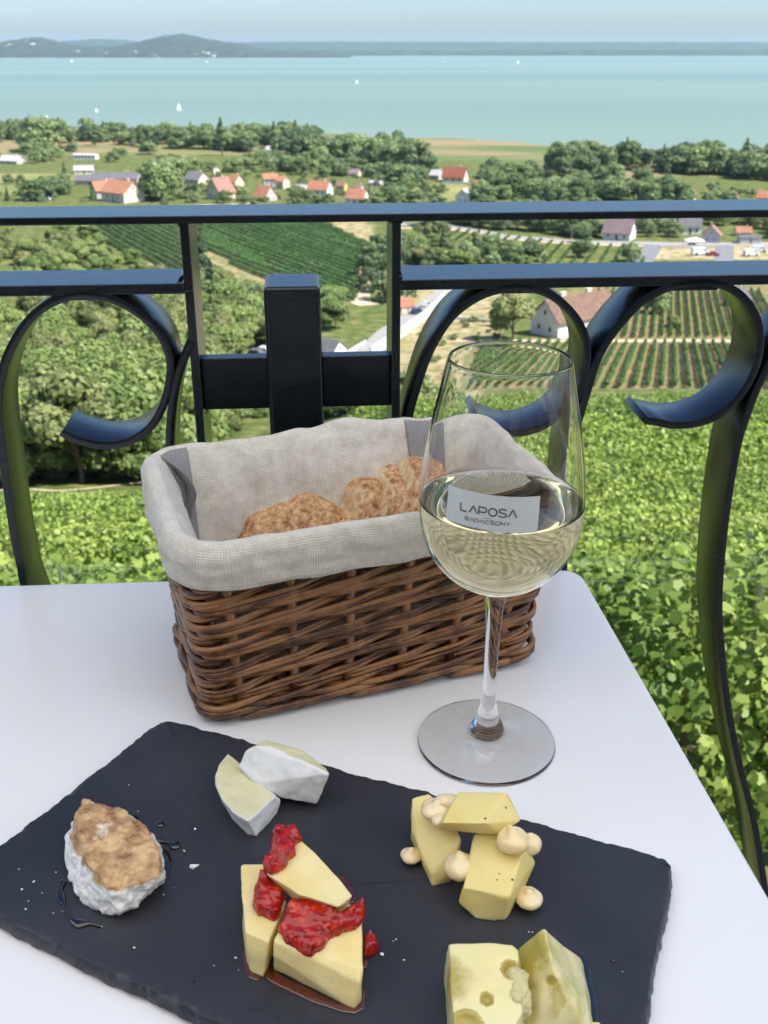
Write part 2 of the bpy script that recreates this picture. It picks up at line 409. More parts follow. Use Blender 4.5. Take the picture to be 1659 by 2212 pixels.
def crown_mesh(name, m, seed, R, H, base, n_lumps, n_leaf, leaf, kind='round'):
    rng = np.random.default_rng(seed); P = []; Nn = []
    lumps = []
    for i in range(n_lumps):
        if kind == 'round':
            th = rng.uniform(0, 2 * math.pi); ph = math.acos(rng.uniform(-0.55, 1)); rr = rng.uniform(0.45, 0.8)
            c = np.array([R * rr * math.sin(ph) * math.cos(th), R * rr * math.sin(ph) * math.sin(th), base + (H - base) * (0.50 + 0.44 * rr * math.cos(ph))])
            if i % 3 == 0: c = np.array([R * .62 * math.cos(th), R * .62 * math.sin(th), base + (H - base) * rng.uniform(.10, .4)])
            s = R * rng.uniform(0.26, 0.50)
        elif kind == 'tall':
            t = (i + 0.5) / n_lumps; th = rng.uniform(0, 6.28); w = R * math.sin(math.pi * min(1, 0.15 + 0.85 * t)) ** 0.6
            c = np.array([w * .4 * math.cos(th), w * .4 * math.sin(th), base + (H - base) * (0.05 + 0.88 * t)]); s = max(w * 0.7, R * .3)
        else:
            t = (i + 0.5) / n_lumps; th = i * 2.4; w = R * (1 - t) * 0.62
            c = np.array([w * math.cos(th), w * math.sin(th), base + (H - base) * t * 0.95]); s = R * (0.42 * (1 - t) + 0.08)
        lumps.append((c, s))
    w = np.array([s * s for _, s in lumps]); w /= w.sum()
    cnt = rng.multinomial(n_leaf, w)
    for (c, s), q in zip(lumps, cnt):
        d = rng.normal(0, 1, (q, 3)); d /= np.linalg.norm(d, axis=1)[:, None]
        d[:, 2] = np.where(d[:, 2] < -0.3, -d[:, 2] * 0.6, d[:, 2])
        rad = s * rng.uniform(0.72, 1.08, q)[:, None]
        P.append(c + d * rad * np.array([1, 1, 0.85])); Nn.append(d)
    P = np.concatenate(P); Nn = np.concatenate(Nn)
    return leaf_cards(P, Nn, leaf * rng.uniform(0.7, 1.3, len(P)), QUAD if leaf > .5 else OVAL, rng, name, m, 0.38)
def trunk_mesh(R, H, base, seed, limbs=4):
    rng = random.Random(seed); b = MB()
    r0 = max(0.05, H * 0.022)
    b.tube([(0, 0, -0.4), (0.02 * H, 0, base * 0.6), (0, 0.02 * H, base + (H - base) * 0.35), (0, 0, H * 0.8)], [r0 * 1.3, r0, r0 * 0.7, r0 * 0.2], 7)
    for i in range(limbs):
        a = i * 6.28 / limbs + rng.random(); z = base + (H - base) * 0.1 * i
        b.tube([(0, 0, z), (R * 0.3 * math.cos(a), R * 0.3 * math.sin(a), z + (H - base) * 0.18), (R * 0.65 * math.cos(a), R * 0.65 * math.sin(a), z + (H - base) * 0.4)], [r0 * 0.6, r0 * 0.4, r0 * 0.12], 5)
    me = b.mesh('trunk'); me.materials.append(bark); return me
PROTO = {}
def proto(key, name, lm, seed, R, H, base, nl, nf, leaf, kind='round'):
    name = {'forest': 'acacia_tree', 'forest2': 'acacia_tree', 'dark': 'oak_tree'}.get(lm, name) if name == 'broadleaf_tree' else name
    PROTO[key] = (name, crown_mesh('crown', LM[lm], seed, R, H, base, nl, nf, leaf, kind), trunk_mesh(R, H, base, seed), H)
for i in range(4): proto('forest%d' % i, 'broadleaf_tree', ['forest', 'forest2'][i % 2], 10 + i, 3.1, 7.0, 0.9, 20, 6500, 0.30)
for i in range(2): proto('scrub%d' % i, 'bush', 'forest2' if i else 'forest', 20 + i, 2.2, 3.4, 0.15, 14, 4500, 0.20)
for i in range(4): proto('far%d' % i, 'broadleaf_tree', 'far', 30 + i, 5.4, 10.0, 0.5, 26, 2300, 0.75)
for i in range(2): proto('dark%d' % i, 'broadleaf_tree', 'dark', 40 + i, 5.6, 11.0, 0.5, 26, 2400, 0.75)
proto('poplar', 'poplar_tree', 'far', 50, 2.2, 18.0, 1.0, 16, 1500, 0.7, 'tall')
proto('conifer', 'conifer_tree', 'dark', 51, 2.6, 9.0, 0.4, 22, 2500, 0.42, 'cone')
for i in range(2): proto('fbush%d' % i, 'bush', 'far', 60 + i, 2.4, 3.2, 0.1, 10, 700, 0.5)
TREES = []
def plant(key, loc, H, label, group=None, cat='tree', wide=1.0, rng=random):
    name, cm, tm, h0 = PROTO[key]
    t = empty(name, loc, rng.uniform(0, 6.28)); s = H / h0; t.scale = (s * wide, s * wide, s)
    a = bpy.data.objects.new('trunk', tm); COL.objects.link(a); a.parent = t
    c = bpy.data.objects.new('crown', cm); COL.objects.link(c); c.parent = t
    tag(t, label, cat, group); TREES.append((loc[0], loc[1])); return t
def scatter(poly, n, keys, hr, gap, label, group, cat='tree', avoid=(), seed=0, wide=(0.95, 1.5), gap_k=0.0, tries=60):
    rng = random.Random(seed); xs = [p[0] for p in poly]; ys_ = [p[1] for p in poly]; put = []
    for _ in range(n * tries):
        if len(put) >= n: break
        x = rng.uniform(min(xs), max(xs)); y = rng.uniform(min(ys_), max(ys_))
        if not in_poly(x, y, poly) or any(in_poly(x, y, a) for a in avoid): continue
        p = PG(x, y)
        if p is None: continue
        g = gap + gap_k * p.y
        if any((p.x - a) ** 2 + (p.y - b) ** 2 < g * g for a, b in put): continue
        put.append((p.x, p.y)); plant(rng.choice(keys), p, rng.uniform(*hr), label, group, cat, rng.uniform(*wide), rng)
    return len(put)
fr = ['far0', 'far1', 'far2', 'far3']; dk = ['dark0', 'dark1']; fo = ['forest0', 'forest1', 'forest2', 'forest3']; sc_ = ['scrub0', 'scrub1']
NH = [(190, 440), (312, 440), (312, 395), (190, 372)]          # keep the big farm clear
FARM = [(150, 440), (318, 440), (318, 368), (150, 362)]
VILL = [(395, 435), (445, 372), (640, 372), (640, 440)]
WH = [(655, 430), (800, 446), (800, 384), (655, 384)]
VIL2 = [(925, 400), (1055, 440), (1055, 375), (925, 370)]
scatter([(-90, 312), (320, 318), (520, 330), (660, 332), (700, 300), (640, 296), (300, 300), (-90, 300)], 80, fr + fr + dk + ['poplar'], (9, 18), 6, 'tall leafy tree in the belt of wood along the near lake shore', 'trees along the near lake shore', seed=1)
scatter([(560, 345), (700, 352), (860, 360), (940, 372), (900, 345), (800, 330), (660, 322)], 26, dk + dk + fr, (12, 20), 8, 'dark rounded tree in the grove in front of the reed bed', 'dark trees in front of the reeds', seed=2)
scatter([(-60, 336), (60, 356), (250, 352), (330, 333), (100, 325), (-60, 322)], 16, fr, (6, 10), 7, 'bushy tree beside the meadow in front of the shore wood', 'trees at the far edge of the meadow', seed=3, avoid=[[(155, 330), (212, 330), (212, 350), (155, 350)], [(0, 325), (52, 325), (52, 358), (0, 358)]])
scatter([(62, 434), (210, 434), (200, 405), (160, 400), (110, 402), (70, 415)], 11, fr + dk, (7, 11), 5, 'dark green tree in the clump left of the farm with the orange roofs', 'trees left of the farm', seed=4, avoid=[FARM])
scatter([(300, 434), (395, 434), (400, 375), (340, 372), (310, 395)], 12, fr, (8, 14), 5, 'tall green tree between the farm and the village houses', 'trees right of the farm', seed=5)
scatter([(400, 368), (560, 350), (760, 362), (900, 384), (860, 400), (640, 396), (560, 380), (430, 372)], 46, fr + fr + dk, (6, 11), 7, 'round green tree behind the village houses', 'trees behind the village', seed=6, avoid=[VILL, WH])
scatter([(390, 440), (900, 446), (900, 395), (640, 392), (500, 400), (420, 405)], 26, fr + ['fbush0', 'fbush1'], (3.5, 7), 7, 'garden tree among the village houses with orange roofs', 'garden trees in the village', seed=7, avoid=[VILL, WH])
scatter([(1170, 385), (1240, 368), (1420, 372), (1560, 385), (1760, 400), (1760, 378), (1500, 362), (1250, 352)], 40, dk + dk + fr, (13, 19), 8, 'tall tree in the long dark wood at right below the reeds', 'trees of the wood at right', seed=8)
scatter([(1030, 440), (1460, 440), (1460, 420), (1400, 395), (1180, 392), (1060, 405)], 44, fr + fr + ['dark0'], (7, 12), 7, 'light green tree in the thicket above the right half of the handrail', 'trees in the thicket right of centre', seed=9)
scatter([(1440, 442), (1760, 442), (1760, 412), (1460, 418)], 14, fr + ['fbush0'], (4, 7), 7, 'low tree beside the houses at the far right', 'trees beside the far right houses', seed=10)
scatter([(840, 400), (950, 375), (1000, 372), (1180, 392), (1060, 402), (930, 398)], 20, fr + dk, (7, 12), 7, 'tree round the house with the dark red roof', 'trees round the dark red roof', seed=11, avoid=[VIL2])
scatter([(900, 486), (1290, 516), (1290, 500), (1180, 470), (900, 462)], 34, fr + fr + dk, (6, 10), 5, 'green tree lining the far side of the country road', 'trees along the country road', seed=12, avoid=[[(1295, 470), (1390, 470), (1390, 525), (1295, 525)]])
scatter([(1380, 514), (1659, 520), (1740, 500), (1500, 462), (1380, 470)], 30, fr + ['fbush0', 'dark1'], (4, 8), 5, 'garden tree between the houses beside the building yard', 'garden trees by the building yard', seed=13, avoid=[[(1460, 470), (1520, 470), (1520, 505), (1460, 505)], [(1510, 488), (1650, 488), (1650, 530), (1510, 530)]])
scatter([(866, 575), (1120, 575), (1180, 560), (1060, 540), (960, 510), (866, 505)], 34, ['far0', 'far2', 'forest1', 'dark0', 'scrub0'], (4, 7.5), 3.5, 'rounded tree on the bank between the two rails right of the square post', 'trees between the rails', seed=14)
scatter([(785, 640), (850, 650), (860, 600), (860, 545), (815, 520), (800, 560)], 10, ['dark0', 'dark1', 'far1'], (6, 9), 3, 'dark tree at the end of the left vineyard', 'dark trees at the end of the left vineyard', seed=15)
scatter([(690, 720), (755, 722), (760, 690), (720, 660), (692, 670)], 6, ['forest0', 'forest2'], (6, 8), 3, 'yellow-green tree behind the grey-roofed shed', 'trees behind the grey-roofed shed', seed=16)
# wooded slope at left
slope = [(-90, 560), (170, 556), (300, 600), (440, 668), (560, 722), (640, 742), (640, 760), (560, 756), (500, 790), (470, 860), (440, 980), (300, 1040), (120, 1055), (-90, 1060)]
scatter(slope, 150, fo + ['scrub0'], (6.0, 10.5), 2.2, 'light green tree of the wood on the steep slope at left', 'trees of the wooded slope', seed=17, gap_k=0.026, wide=(0.9, 1.25))
scatter([(-90, 530), (100, 500), (190, 500), (330, 600), (180, 575), (-90, 580)], 40, fo + sc_, (3.5, 6), 3.0, 'pale bushy tree at the top of the left slope', 'pale trees at the top of the left slope', seed=18)
scatter([(-90, 1050), (300, 1035), (470, 960), (560, 900), (900, 900), (900, 870), (520, 860), (400, 960), (100, 1020), (-90, 1030)], 46, sc_, (2.0, 3.6), 1.6, 'dense bush at the foot of the wooded slope above the vines', 'bushes below the wooded slope', 'bush', seed=19)
scatter([(560, 840), (700, 800), (860, 850), (1010, 850), (1010, 900), (860, 925), (560, 925)], 26, sc_ + ['dark0'], (2.4, 4.2), 2.0, 'dense bush between the railing posts above the basket', 'bushes above the basket', 'bush', seed=20)
scatter([(-60, 320), (300, 325), (700, 332), (760, 338), (700, 310), (300, 305), (-60, 305)], 16, ['poplar'], (15, 22), 14, 'tall narrow tree sticking out of the shore wood', 'narrow trees in the shore wood', seed=31, wide=(1.0, 1.6))
scatter([(-60, 320), (300, 325), (700, 332), (700, 310), (300, 305), (-60, 305)], 10, ['far1', 'far2', 'far0'], (17, 22), 20, 'high open-crowned tree rising over the shore wood', 'high trees in the shore wood', seed=32, wide=(0.6, 0.85))
scatter([(1180, 385), (1500, 375), (1700, 388), (1700, 372), (1400, 365), (1200, 372)], 8, ['poplar', 'far1'], (17, 23), 16, 'tree rising above the wood at right', 'high trees in the wood at right', seed=33, wide=(0.7, 1.2))
scatter([(440, 610), (520, 630), (590, 680), (640, 740), (560, 760), (450, 700)], 34, fo + ['far0', 'far1'], (4.5, 8), 3.0, 'green tree in the dip below the left end of the hillside vineyard', 'trees in the dip below the vineyard', seed=21)
scatter([(330, 440), (930, 446), (930, 384), (640, 366), (420, 380)], 80, ['fbush0', 'fbush1'], (1.8, 4.0), 4, 'low garden bush among the village houses', 'garden bushes in the village', 'bush', seed=22)
scatter([(-60, 440), (200, 440), (200, 400), (-60, 372)], 12, ['fbush0', 'fbush1'], (1.8, 3.2), 6, 'low bush in the meadow left of the farm', 'meadow bushes', 'bush', seed=23)
scatter([(860, 440), (1500, 440), (1500, 400), (1180, 385), (860, 385)], 50, ['fbush0', 'fbush1'], (2.5, 5), 4, 'low bush between the trees right of the village', 'bushes right of the village', 'bush', seed=24, avoid=[VIL2])
scatter([(866, 520), (1200, 560), (1100, 580), (866, 590)], 18, ['fbush0', 'scrub1', 'scrub0'], (1.8, 3.5), 3, 'low bush on the bank seen between the two rails', 'bushes between the rails', 'bush', seed=25)
scatter([(870, 745), (930, 700), (1060, 690), (1120, 740), (1020, 830), (900, 830)], 26, ['scrub0', 'scrub1'], (0.7, 1.6), 3, 'small shrub on the dry ground left of the old farmhouse', 'shrubs on the dry ground', 'bush', seed=26)
# single trees that stand out
for key, x, y, hpx, lab in [
    ('poplar', 479, 336, 80, 'tallest slim poplar standing up above the shore wood'),
    ('poplar', 593, 340, 76, 'slim poplar right of the tallest one, above the shore wood'),
    ('far1', 84, 328, 76, 'tall rounded tree left of the white mast'),
    ('far2', 128, 322, 60, 'tall open tree just right of the white mast'),
    ('dark0', 650, 348, 66, 'big very dark tree in front of the reed bed'),
    ('far3', 683, 362, 48, 'pale round tree at the foot of the big dark one'),
    ('dark1', 1215, 385, 48, 'dark round tree at the left end of the right-hand wood'),
    ('dark0', 1262, 384, 58, 'dome-shaped dark tree second from the left end of the right-hand wood'),
    ('poplar', 1438, 388, 62, 'tall narrow dark tree rising in the right-hand wood'),
    ('far0', 1325, 402, 48, 'large yellow-green tree in front of the right-hand wood'),
    ('conifer', 17, 434, 32, 'dark conifer at the left edge beside the meadow'),
    ('conifer', 142, 398, 48, 'slender pointed tree rising above the clump by the farm'),
    ('far3', 20, 398, 22, 'lone low bush at the left edge of the meadow'),
    ('far2', 46, 398, 20, 'second lone bush beside the one at the edge of the meadow'),
    ('conifer', 201, 434, 34, 'dark cone-shaped tree against the farm wall'),
    ('far0', 347, 432, 84, 'tallest tree in front of the village, right of the farm'),
    ('dark1', 415, 425, 28, 'round dark bush left of the A-frame house'),
    ('far1', 1257, 556, 38, 'round lone tree standing in the far sloping vineyard'),
    ('far2', 1363, 565, 40, 'wide round bush at the corner of the far sloping vineyard'),
    ('dark0', 1258, 524, 36, 'lone dark tree beside the country road'),
    ('conifer', 958, 545, 60, 'dark pointed tree among the bushes between the rails'),
    ('conifer', 1085, 706, 82, 'dark conifer beside the old white farmhouse'),
    ('forest1', 1108, 735, 106, 'grey-green tree in front of the gable of the old white farmhouse'),
    ('conifer', 432, 600, 130, 'tall slim conifer beside the left post of the railing'),
    ('conifer', 458, 640, 84, 'lower dark conifer below the tall slim one'),
    ('far1', 1418, 676, 50, 'small dark tree at the edge of the bare vineyard'),
    ('dark1', 1600, 655, 30, 'dark tree beside the grey stone house'),
    ('scrub0', 1454, 706, 26, 'lone bush in the upper bare vineyard')]:
    p = PG(x, y); dist = (p - CAM).dot(Vector((0, CP, -SP)))
    plant(key, p, hpx * dist / F / math.cos(PITCH * 0.6), lab, wide={'conifer': 0.75, 'poplar': 1.0}.get(key, 1.05), rng=random.Random(x))

# ------------------------------------------------------------------ vineyards
wood = mat('weathered_wood', (0.20, 0.16, 0.12), (0.32, 0.27, 0.21), scale=8, rough=0.85)
wirem = mat('trellis_wire', (0.45, 0.46, 0.47), rough=0.4, metal=0.9)
def row_mesh(a, b_, h, w, dens, leaf, shape, m, seed, name, lift=0.45, spr=0.5):
    a = Vector(a[:2]); b_ = Vector(b_[:2]); L = (b_ - a).length; rng = np.random.default_rng(seed)
    k = int(L * dens); s = rng.uniform(0, L, k); ax = (b_ - a) / L; nx = Vector((-ax.y, ax.x))
    th = rng.uniform(0, 2 * math.pi, k)
    mod = np.array([0.8 + 0.75 * noise.noise((x * 0.9, seed * 3.1, 0)) for x in np.arange(0, L + 1, 0.25)])
    wv = np.interp(s, np.arange(0, L + 1, 0.25), mod)
    cx = np.cos(th) * w * 0.5 * wv * rng.uniform(0.35, 1.2, k); cz = (lift + h) / 2 + np.sin(th) * (h - lift) / 2 * (0.5 + 0.52 * wv) * rng.uniform(0.6, 1.18, k)
    X = a.x + ax.x * s + nx.x * cx; Y = a.y + ax.y * s + nx.y * cx
    gs = np.arange(0, L + 2, 2.0); gz = np.array([G(a.x + ax.x * q, a.y + ax.y * q) for q in gs])
    Z = np.interp(s, gs, gz) + cz
    N = np.stack([nx.x * np.cos(th), nx.y * np.cos(th), np.sin(th) * 0.9 + 0.35], 1)
    return leaf_cards(np.stack([X, Y, Z], 1), N, leaf * rng.uniform(0.65, 1.25, k), shape, rng, name, m, spr)
# near vineyard: rows run along the terrace, wires and posts between
ORD = 'nearest second third fourth fifth sixth seventh eighth ninth tenth eleventh twelfth thirteenth fourteenth fifteenth sixteenth seventeenth eighteenth nineteenth twentieth'.split()
def ordw(i):
    if i < 20: return ORD[i]
    tens = {2: 'twenty', 3: 'thirty', 4: 'forty', 5: 'fifty', 6: 'sixty', 7: 'seventy', 8: 'eighty'}[(i + 1) // 10]; u = (i + 1) % 10
    return tens[:-1] + 'ieth' if u == 0 else tens + '-' + ['', 'first', 'second', 'third', 'fourth', 'fifth', 'sixth', 'seventh', 'eighth', 'ninth'][u]
stock_b = MB(); stock_b.tube([(0, 0, -.1), (.04, .03, .5), (0, 0, 1.0)], [.035, .028, .02], 6); STOCK = stock_b.mesh('vine_stock'); STOCK.materials.append(bark)
Y = 4.7; k = 0
while Y < 58:
    near = Y < 15
    xl = -(0.42 * Y + 3.5); xr = 0.42 * Y + 4.5
    yaw = 0.06
    a = (xl, Y + xl * yaw); b_ = (xr, Y + xr * yaw)
    L = xr - xl
    root = empty('vine_row', (0, Y, G(0, Y)))
    dens = 2300 if Y < 9 else 1500 if near else (680 if Y < 30 else 380)
    me = row_mesh(a, b_, 1.95, 1.1, dens, 0.06 if Y < 9 else 0.072 if near else (0.10 if Y < 30 else 0.14), VINE if near else OVAL, LM['vine'], 100 + k, 'foliage', lift=0.25, spr=0.85)
    o = bpy.data.objects.new('foliage', me); COL.objects.link(o); child(o, root)
    q = xl + 0.6
    while q < xr and Y < 13:
        o = bpy.data.objects.new('vine_stock', STOCK); COL.objects.link(o); o.location = (q, q * yaw, G(q, Y + q * yaw) - root.location.z); o.parent = root; q += 1.1
    q = xl + 1.5 + (k % 3) * 1.3
    while q < xr and Y < 30:
        z = G(q, Y + q * yaw); pb = MB(); pb.tube([(q, Y + q * yaw, z - .2), (q, Y + q * yaw, z + 2.05)], [.022, .02], 6); child(pb.build('trellis_post', wirem), root); q += 6.0
    if Y < 20:
        for hz in (0.9, 1.45, 2.0):
            wb = MB(); wb.tube([(q2, Y + q2 * yaw, G(q2, Y + q2 * yaw) + hz) for q2 in np.arange(xl, xr, 1.5)], .003, 4)
            child(wb.build('wire', wirem), root)
    tag(root, ('%s trellised row of leafy grapevines counting out from the terrace railing' % ordw(k)).replace('nearest trellised', 'nearest big-leaved trellised'), 'vine row', 'vine rows just below the terrace')
    Y += 2.05 + 0.006 * Y; k += 1
def field(px, d0, d1, spacing, h, w, dens, leaf, m, label, group, seed=0, lift=0.3, jit=0.0, skip=0.0, cside='from its near edge'):
    poly = gpoly(px); a = PG(*d0); b_ = PG(*d1)
    d = Vector((b_.x - a.x, b_.y - a.y)).normalized(); nn = Vector((-d.y, d.x))
    if 'SIDE' in cside or 'edge' in cside:
        if abs(d.y) > abs(d.x) * 2:
            if nn.x < 0: nn = -nn
            cside = 'from the left'
        else:
            if nn.y < 0: nn = -nn
            cside = 'from its near edge'
    ss = [Vector(q).dot(nn) for q in poly]; s = min(ss) + spacing * 0.4; cnt = 0; rng = random.Random(seed)
    while s < max(ss):
        ts = []
        for i in range(len(poly)):
            p, q = Vector(poly[i]), Vector(poly[(i + 1) % len(poly)]); u, v = p.dot(nn) - s, q.dot(nn) - s
            if (u > 0) != (v > 0): ts.append((p + (q - p) * (u / (u - v))).dot(d))
        ts.sort()
        for t0, t1 in zip(ts[::2], ts[1::2]):
            if t1 - t0 < 4 or rng.random() < skip: continue
            A = nn * s + d * t0; B = nn * s + d * t1
            me = row_mesh(A, B, h * rng.uniform(0.9, 1.1), w, dens, leaf, QUAD, m, seed * 1000 + cnt, 'vine_row', lift)
            o = bpy.data.objects.new('vine_row', me); COL.objects.link(o); tag(o, label + ', ' + (ordw(cnt) if cnt else 'first') + ' ' + cside, 'vine row', group); cnt += 1
        s += spacing
    return cnt
c1 = field([(172, 490), (230, 478), (430, 482), (560, 560), (640, 650), (560, 600), (440, 540), (430, 610), (300, 565)], (437, 529), (577, 588), 3.3, 1.5, 1.3, 50, 0.42, LM['vinedark'], 'dark green row in the left strip of the hillside vineyard', 'vine rows in the left strip', 1)
c2 = field([(434, 484), (640, 481), (800, 545), (778, 575), (770, 652), (690, 660), (590, 588), (440, 525)], (437, 525), (590, 588), 3.3, 1.6, 1.5, 60, 0.42, LM['vinedark'], 'dark green row in the broad hillside vineyard', 'vine rows in the broad vineyard', 2)
c3 = field([(545, 481), (700, 481), (800, 530), (796, 548), (650, 500)], (600, 490), (780, 540), 3.3, 1.5, 1.3, 46, 0.45, LM['vinedark'], 'vine row in the farthest strip of the hillside vineyard', 'vine rows in the farthest strip', 3)
c4 = field([(985, 840), (1030, 745), (1140, 742), (1640, 742), (1745, 842)], (1395, 838), (1412, 745), 2.05, 1.35, 0.75, 34, 0.34, LM['vinefar'], 'thin vine row in the lower bare plot at right', 'vine rows in the lower bare plot', 4, skip=0.04, cside='from the SIDE')
c5 = field([(1240, 730), (1290, 628), (1640, 628), (1740, 730)], (1412, 728), (1420, 640), 2.05, 1.3, 0.75, 32, 0.34, LM['vinefar'], 'thin vine row in the upper bare plot at right', 'vine rows in the upper bare plot', 5, skip=0.06, cside='from the SIDE')
c6 = field([(900, 490), (1000, 497), (1240, 528), (1385, 532), (1395, 580), (1180, 590), (1060, 545)], (1290, 532), (1250, 590), 4.6, 1.2, 1.0, 16, 0.55, LM['vinefar'], 'widely spaced row in the field below the country road', 'vine rows below the country road', 6)
c7 = field([(1020, 735), (1090, 742), (1250, 742), (1180, 800), (1000, 840)], (1100, 800), (1200, 745), 2.2, 1.1, 0.5, 14, 0.3, LM['vinefar'], 'low vine row near the old white farmhouse seen through the glass', 'vine rows beside the old farmhouse', 7) if False else 0
print('ROWS', c1, c2, c3, c4, c5, c6, 'TREES', len(TREES))

# ================================================================== BUILDINGS
def wallm(name, c): return mat(name, tuple(v * 0.85 for v in c), c, scale=1.2, rough=0.85, bump=0.2, bdist=0.02)
W_WHITE = wallm('white_plaster', (0.74, 0.73, 0.69)); W_CREAM = wallm('cream_plaster', (0.66, 0.60, 0.46)); W_GREY = wallm('grey_plaster', (0.46, 0.45, 0.43)); W_YEL = wallm('yellow_plaster', (0.62, 0.45, 0.16))
W_STONE = mat('old_stone', (0.33, 0.30, 0.25), (0.5, 0.46, 0.39), scale=2.5, rough=0.9, bump=0.4, bdist=0.03)
def roofm(name, a, b):
    m, n, l, p = NT(name)
    t = noise_node(n, l, 0.9, 6, 0.65); r = ramp(n, [(0.35, a), (0.65, b)]); l.new(t.outputs[0], r.inputs[0]); l.new(r.outputs[0], p.inputs['Base Color'])
    p.inputs['Roughness'].default_value = 0.9
    tc = n.new('ShaderNodeTexCoord'); w = n.new('ShaderNodeTexWave'); w.bands_direction = 'X'; w.inputs['Scale'].default_value = 4; l.new(tc.outputs['Object'], w.inputs[0])
    bp = n.new('ShaderNodeBump'); bp.inputs['Distance'].default_value = 0.06; l.new(w.outputs[1], bp.inputs['Height']); l.new(bp.outputs[0], p.inputs['Normal'])
    return m
R_OR = roofm('orange_tiles', (0.42, 0.155, 0.08), (0.60, 0.27, 0.16)); R_RED = roofm('red_tiles', (0.24, 0.065, 0.045), (0.36, 0.11, 0.07)); R_BR = roofm('brown_tiles', (0.20, 0.125, 0.085), (0.34, 0.21, 0.14)); R_GREY = roofm('grey_slates', (0.13, 0.13, 0.145), (0.22, 0.21, 0.22)); R_PALE = roofm('pale_sheet_roof', (0.42, 0.40, 0.39), (0.58, 0.55, 0.53)); R_MAUVE = roofm('mauve_tiles', (0.20, 0.14, 0.15), (0.32, 0.23, 0.23)); R_PINK = roofm('faded_red_tiles', (0.36, 0.15, 0.12), (0.5, 0.25, 0.2))
GLASSD = mat('window_glass', (0.025, 0.03, 0.035), rough=0.15); FRAMEM = mat('window_frame', (0.6, 0.6, 0.58), rough=0.6); DOORM = mat('door_paint', (0.13, 0.08, 0.05), rough=0.6)
HOUSES = []
def house(x, y, wpx, L, D, h, rise, yaw, wm, rm, label, name='house', wins=3, gwin=True, chim=1, door=True, group=None, cat='house'):
    """x,y: picture position of the middle of the base; wpx: width seen; L:D:h:rise proportions"""
    p = PG(x, y); k = wpx * p.y / (CP * F) * 1.0
    dist = (p - CAM).dot(Vector((0, CP, -SP))); wm_ = wpx * dist / F
    a = math.radians(yaw); span = abs(L * math.cos(a)) + abs(D * math.sin(a)); s = wm_ / span
    L, D, h, rise = L * s, D * s, h * s, rise * s
    r = empty(name, (p.x, p.y + D * 0.35, p.z), a)
    def own(b, nm, m, par=r):
        o = link(nm, b.mesh(nm), m); o.parent = par; return o
    b = MB(); e = -1.5
    b.add([(-L/2, -D/2, e), (L/2, -D/2, e), (L/2, D/2, e), (-L/2, D/2, e), (-L/2, -D/2, h), (L/2, -D/2, h), (L/2, D/2, h), (-L/2, D/2, h), (-L/2, 0, h + rise), (L/2, 0, h + rise)],
          [(0, 1, 5, 4), (1, 2, 6, 9, 5), (2, 3, 7, 6), (3, 0, 4, 8, 7), (4, 5, 9, 8), (6, 7, 8, 9)])
    own(b, 'wall', wm)
    b = MB(); ov = 0.06 * D; th = 0.03 * D; sl = rise / (D / 2)
    for sg in (-1, 1):
        y0, y1 = sg * (D/2 + ov), 0; z0, z1 = h - ov * sl, h + rise
        X = L/2 + ov * 0.8
        vs = [(-X, y0, z0 + .02), (X, y0, z0 + .02), (X, y1, z1 + .02), (-X, y1, z1 + .02)]; vs += [(a_, b_, c_ + th) for a_, b_, c_ in vs]
        b.add(vs, [(0, 1, 2, 3), (4, 5, 6, 7), (0, 1, 5, 4), (1, 2, 6, 5), (3, 0, 4, 7)])
    rf = own(b, 'roof', rm)
    for i in range(chim):
        b = MB(); cx = L * (0.22 - 0.42 * i); b.box((cx, D * 0.08, h + rise + 0.01 * D), (0.035 * L, 0.04 * D, 0.13 * rise + 0.35)); b.box((cx, D * .08, h + rise + 0.01 * D + 0.13 * rise + .4), (0.045 * L, 0.055 * D, 0.07)); own(b, 'chimney', [W_CREAM], rf)
    ws = min(0.9, 0.09 * L)
    for i in range(wins):
        cx = (-0.5 + (i + 0.5) / wins) * L * 0.9; b = MB(); b.box((cx, -D/2 - .02, h * 0.55), (ws * .62, .05, h * 0.19)); w = own(b, 'window', FRAMEM)
        b = MB(); b.box((cx, -D/2 - .05, h * 0.55), (ws * .5, .05, h * 0.16)); own(b, 'pane', GLASSD, w)
    if gwin:
        sg = 1 if p.x < 0 else -1
        if yaw > 30: sg = -1
        for (yy, zz) in ((-D * .2, h * .5), (D * .2, h * .5), (0, h + rise * .35)):
            b = MB(); b.box((sg * (L/2 + .02), yy, zz), (.05, ws * .5, h * .15)); w = own(b, 'window', FRAMEM)
            b = MB(); b.box((sg * (L/2 + .05), yy, zz), (.05, ws * .4, h * .12)); own(b, 'pane', GLASSD, w)
    if door:
        b = MB(); b.box((L * 0.02, -D/2 - .03, h * 0.36), (ws * .45, .05, h * 0.36)); own(b, 'door', DOORM)
    tag(r, label, cat, group); HOUSES.append(r); return r
H = house
H(262, 436, 94, 15, 11, 4.0, 4.2, -38, W_CREAM, R_OR, 'large farm building with a bright orange roof, right one of the joined pair', wins=2)
H(228, 428, 70, 14, 10, 4.2, 4.0, 32, W_GREY, R_OR, 'farm building with a duller orange roof joined to the bright one on its left', wins=2)
H(250, 398, 108, 26, 9, 3.0, 2.6, -8, W_GREY, R_GREY, 'long grey-roofed barn with small dormers behind the orange farm roofs', name='barn', cat='barn', wins=5)
H(196, 400, 70, 18, 9, 2.6, 2.2, -4, W_GREY, R_GREY, 'lower grey-roofed barn at the left end of the farm', name='barn', cat='barn', chim=0, wins=3)
H(180, 376, 44, 12, 8, 2.5, 2.4, 10, W_CREAM, R_PALE, 'small shed with a pale pink-grey roof behind the farm', name='shed', cat='shed', chim=0)
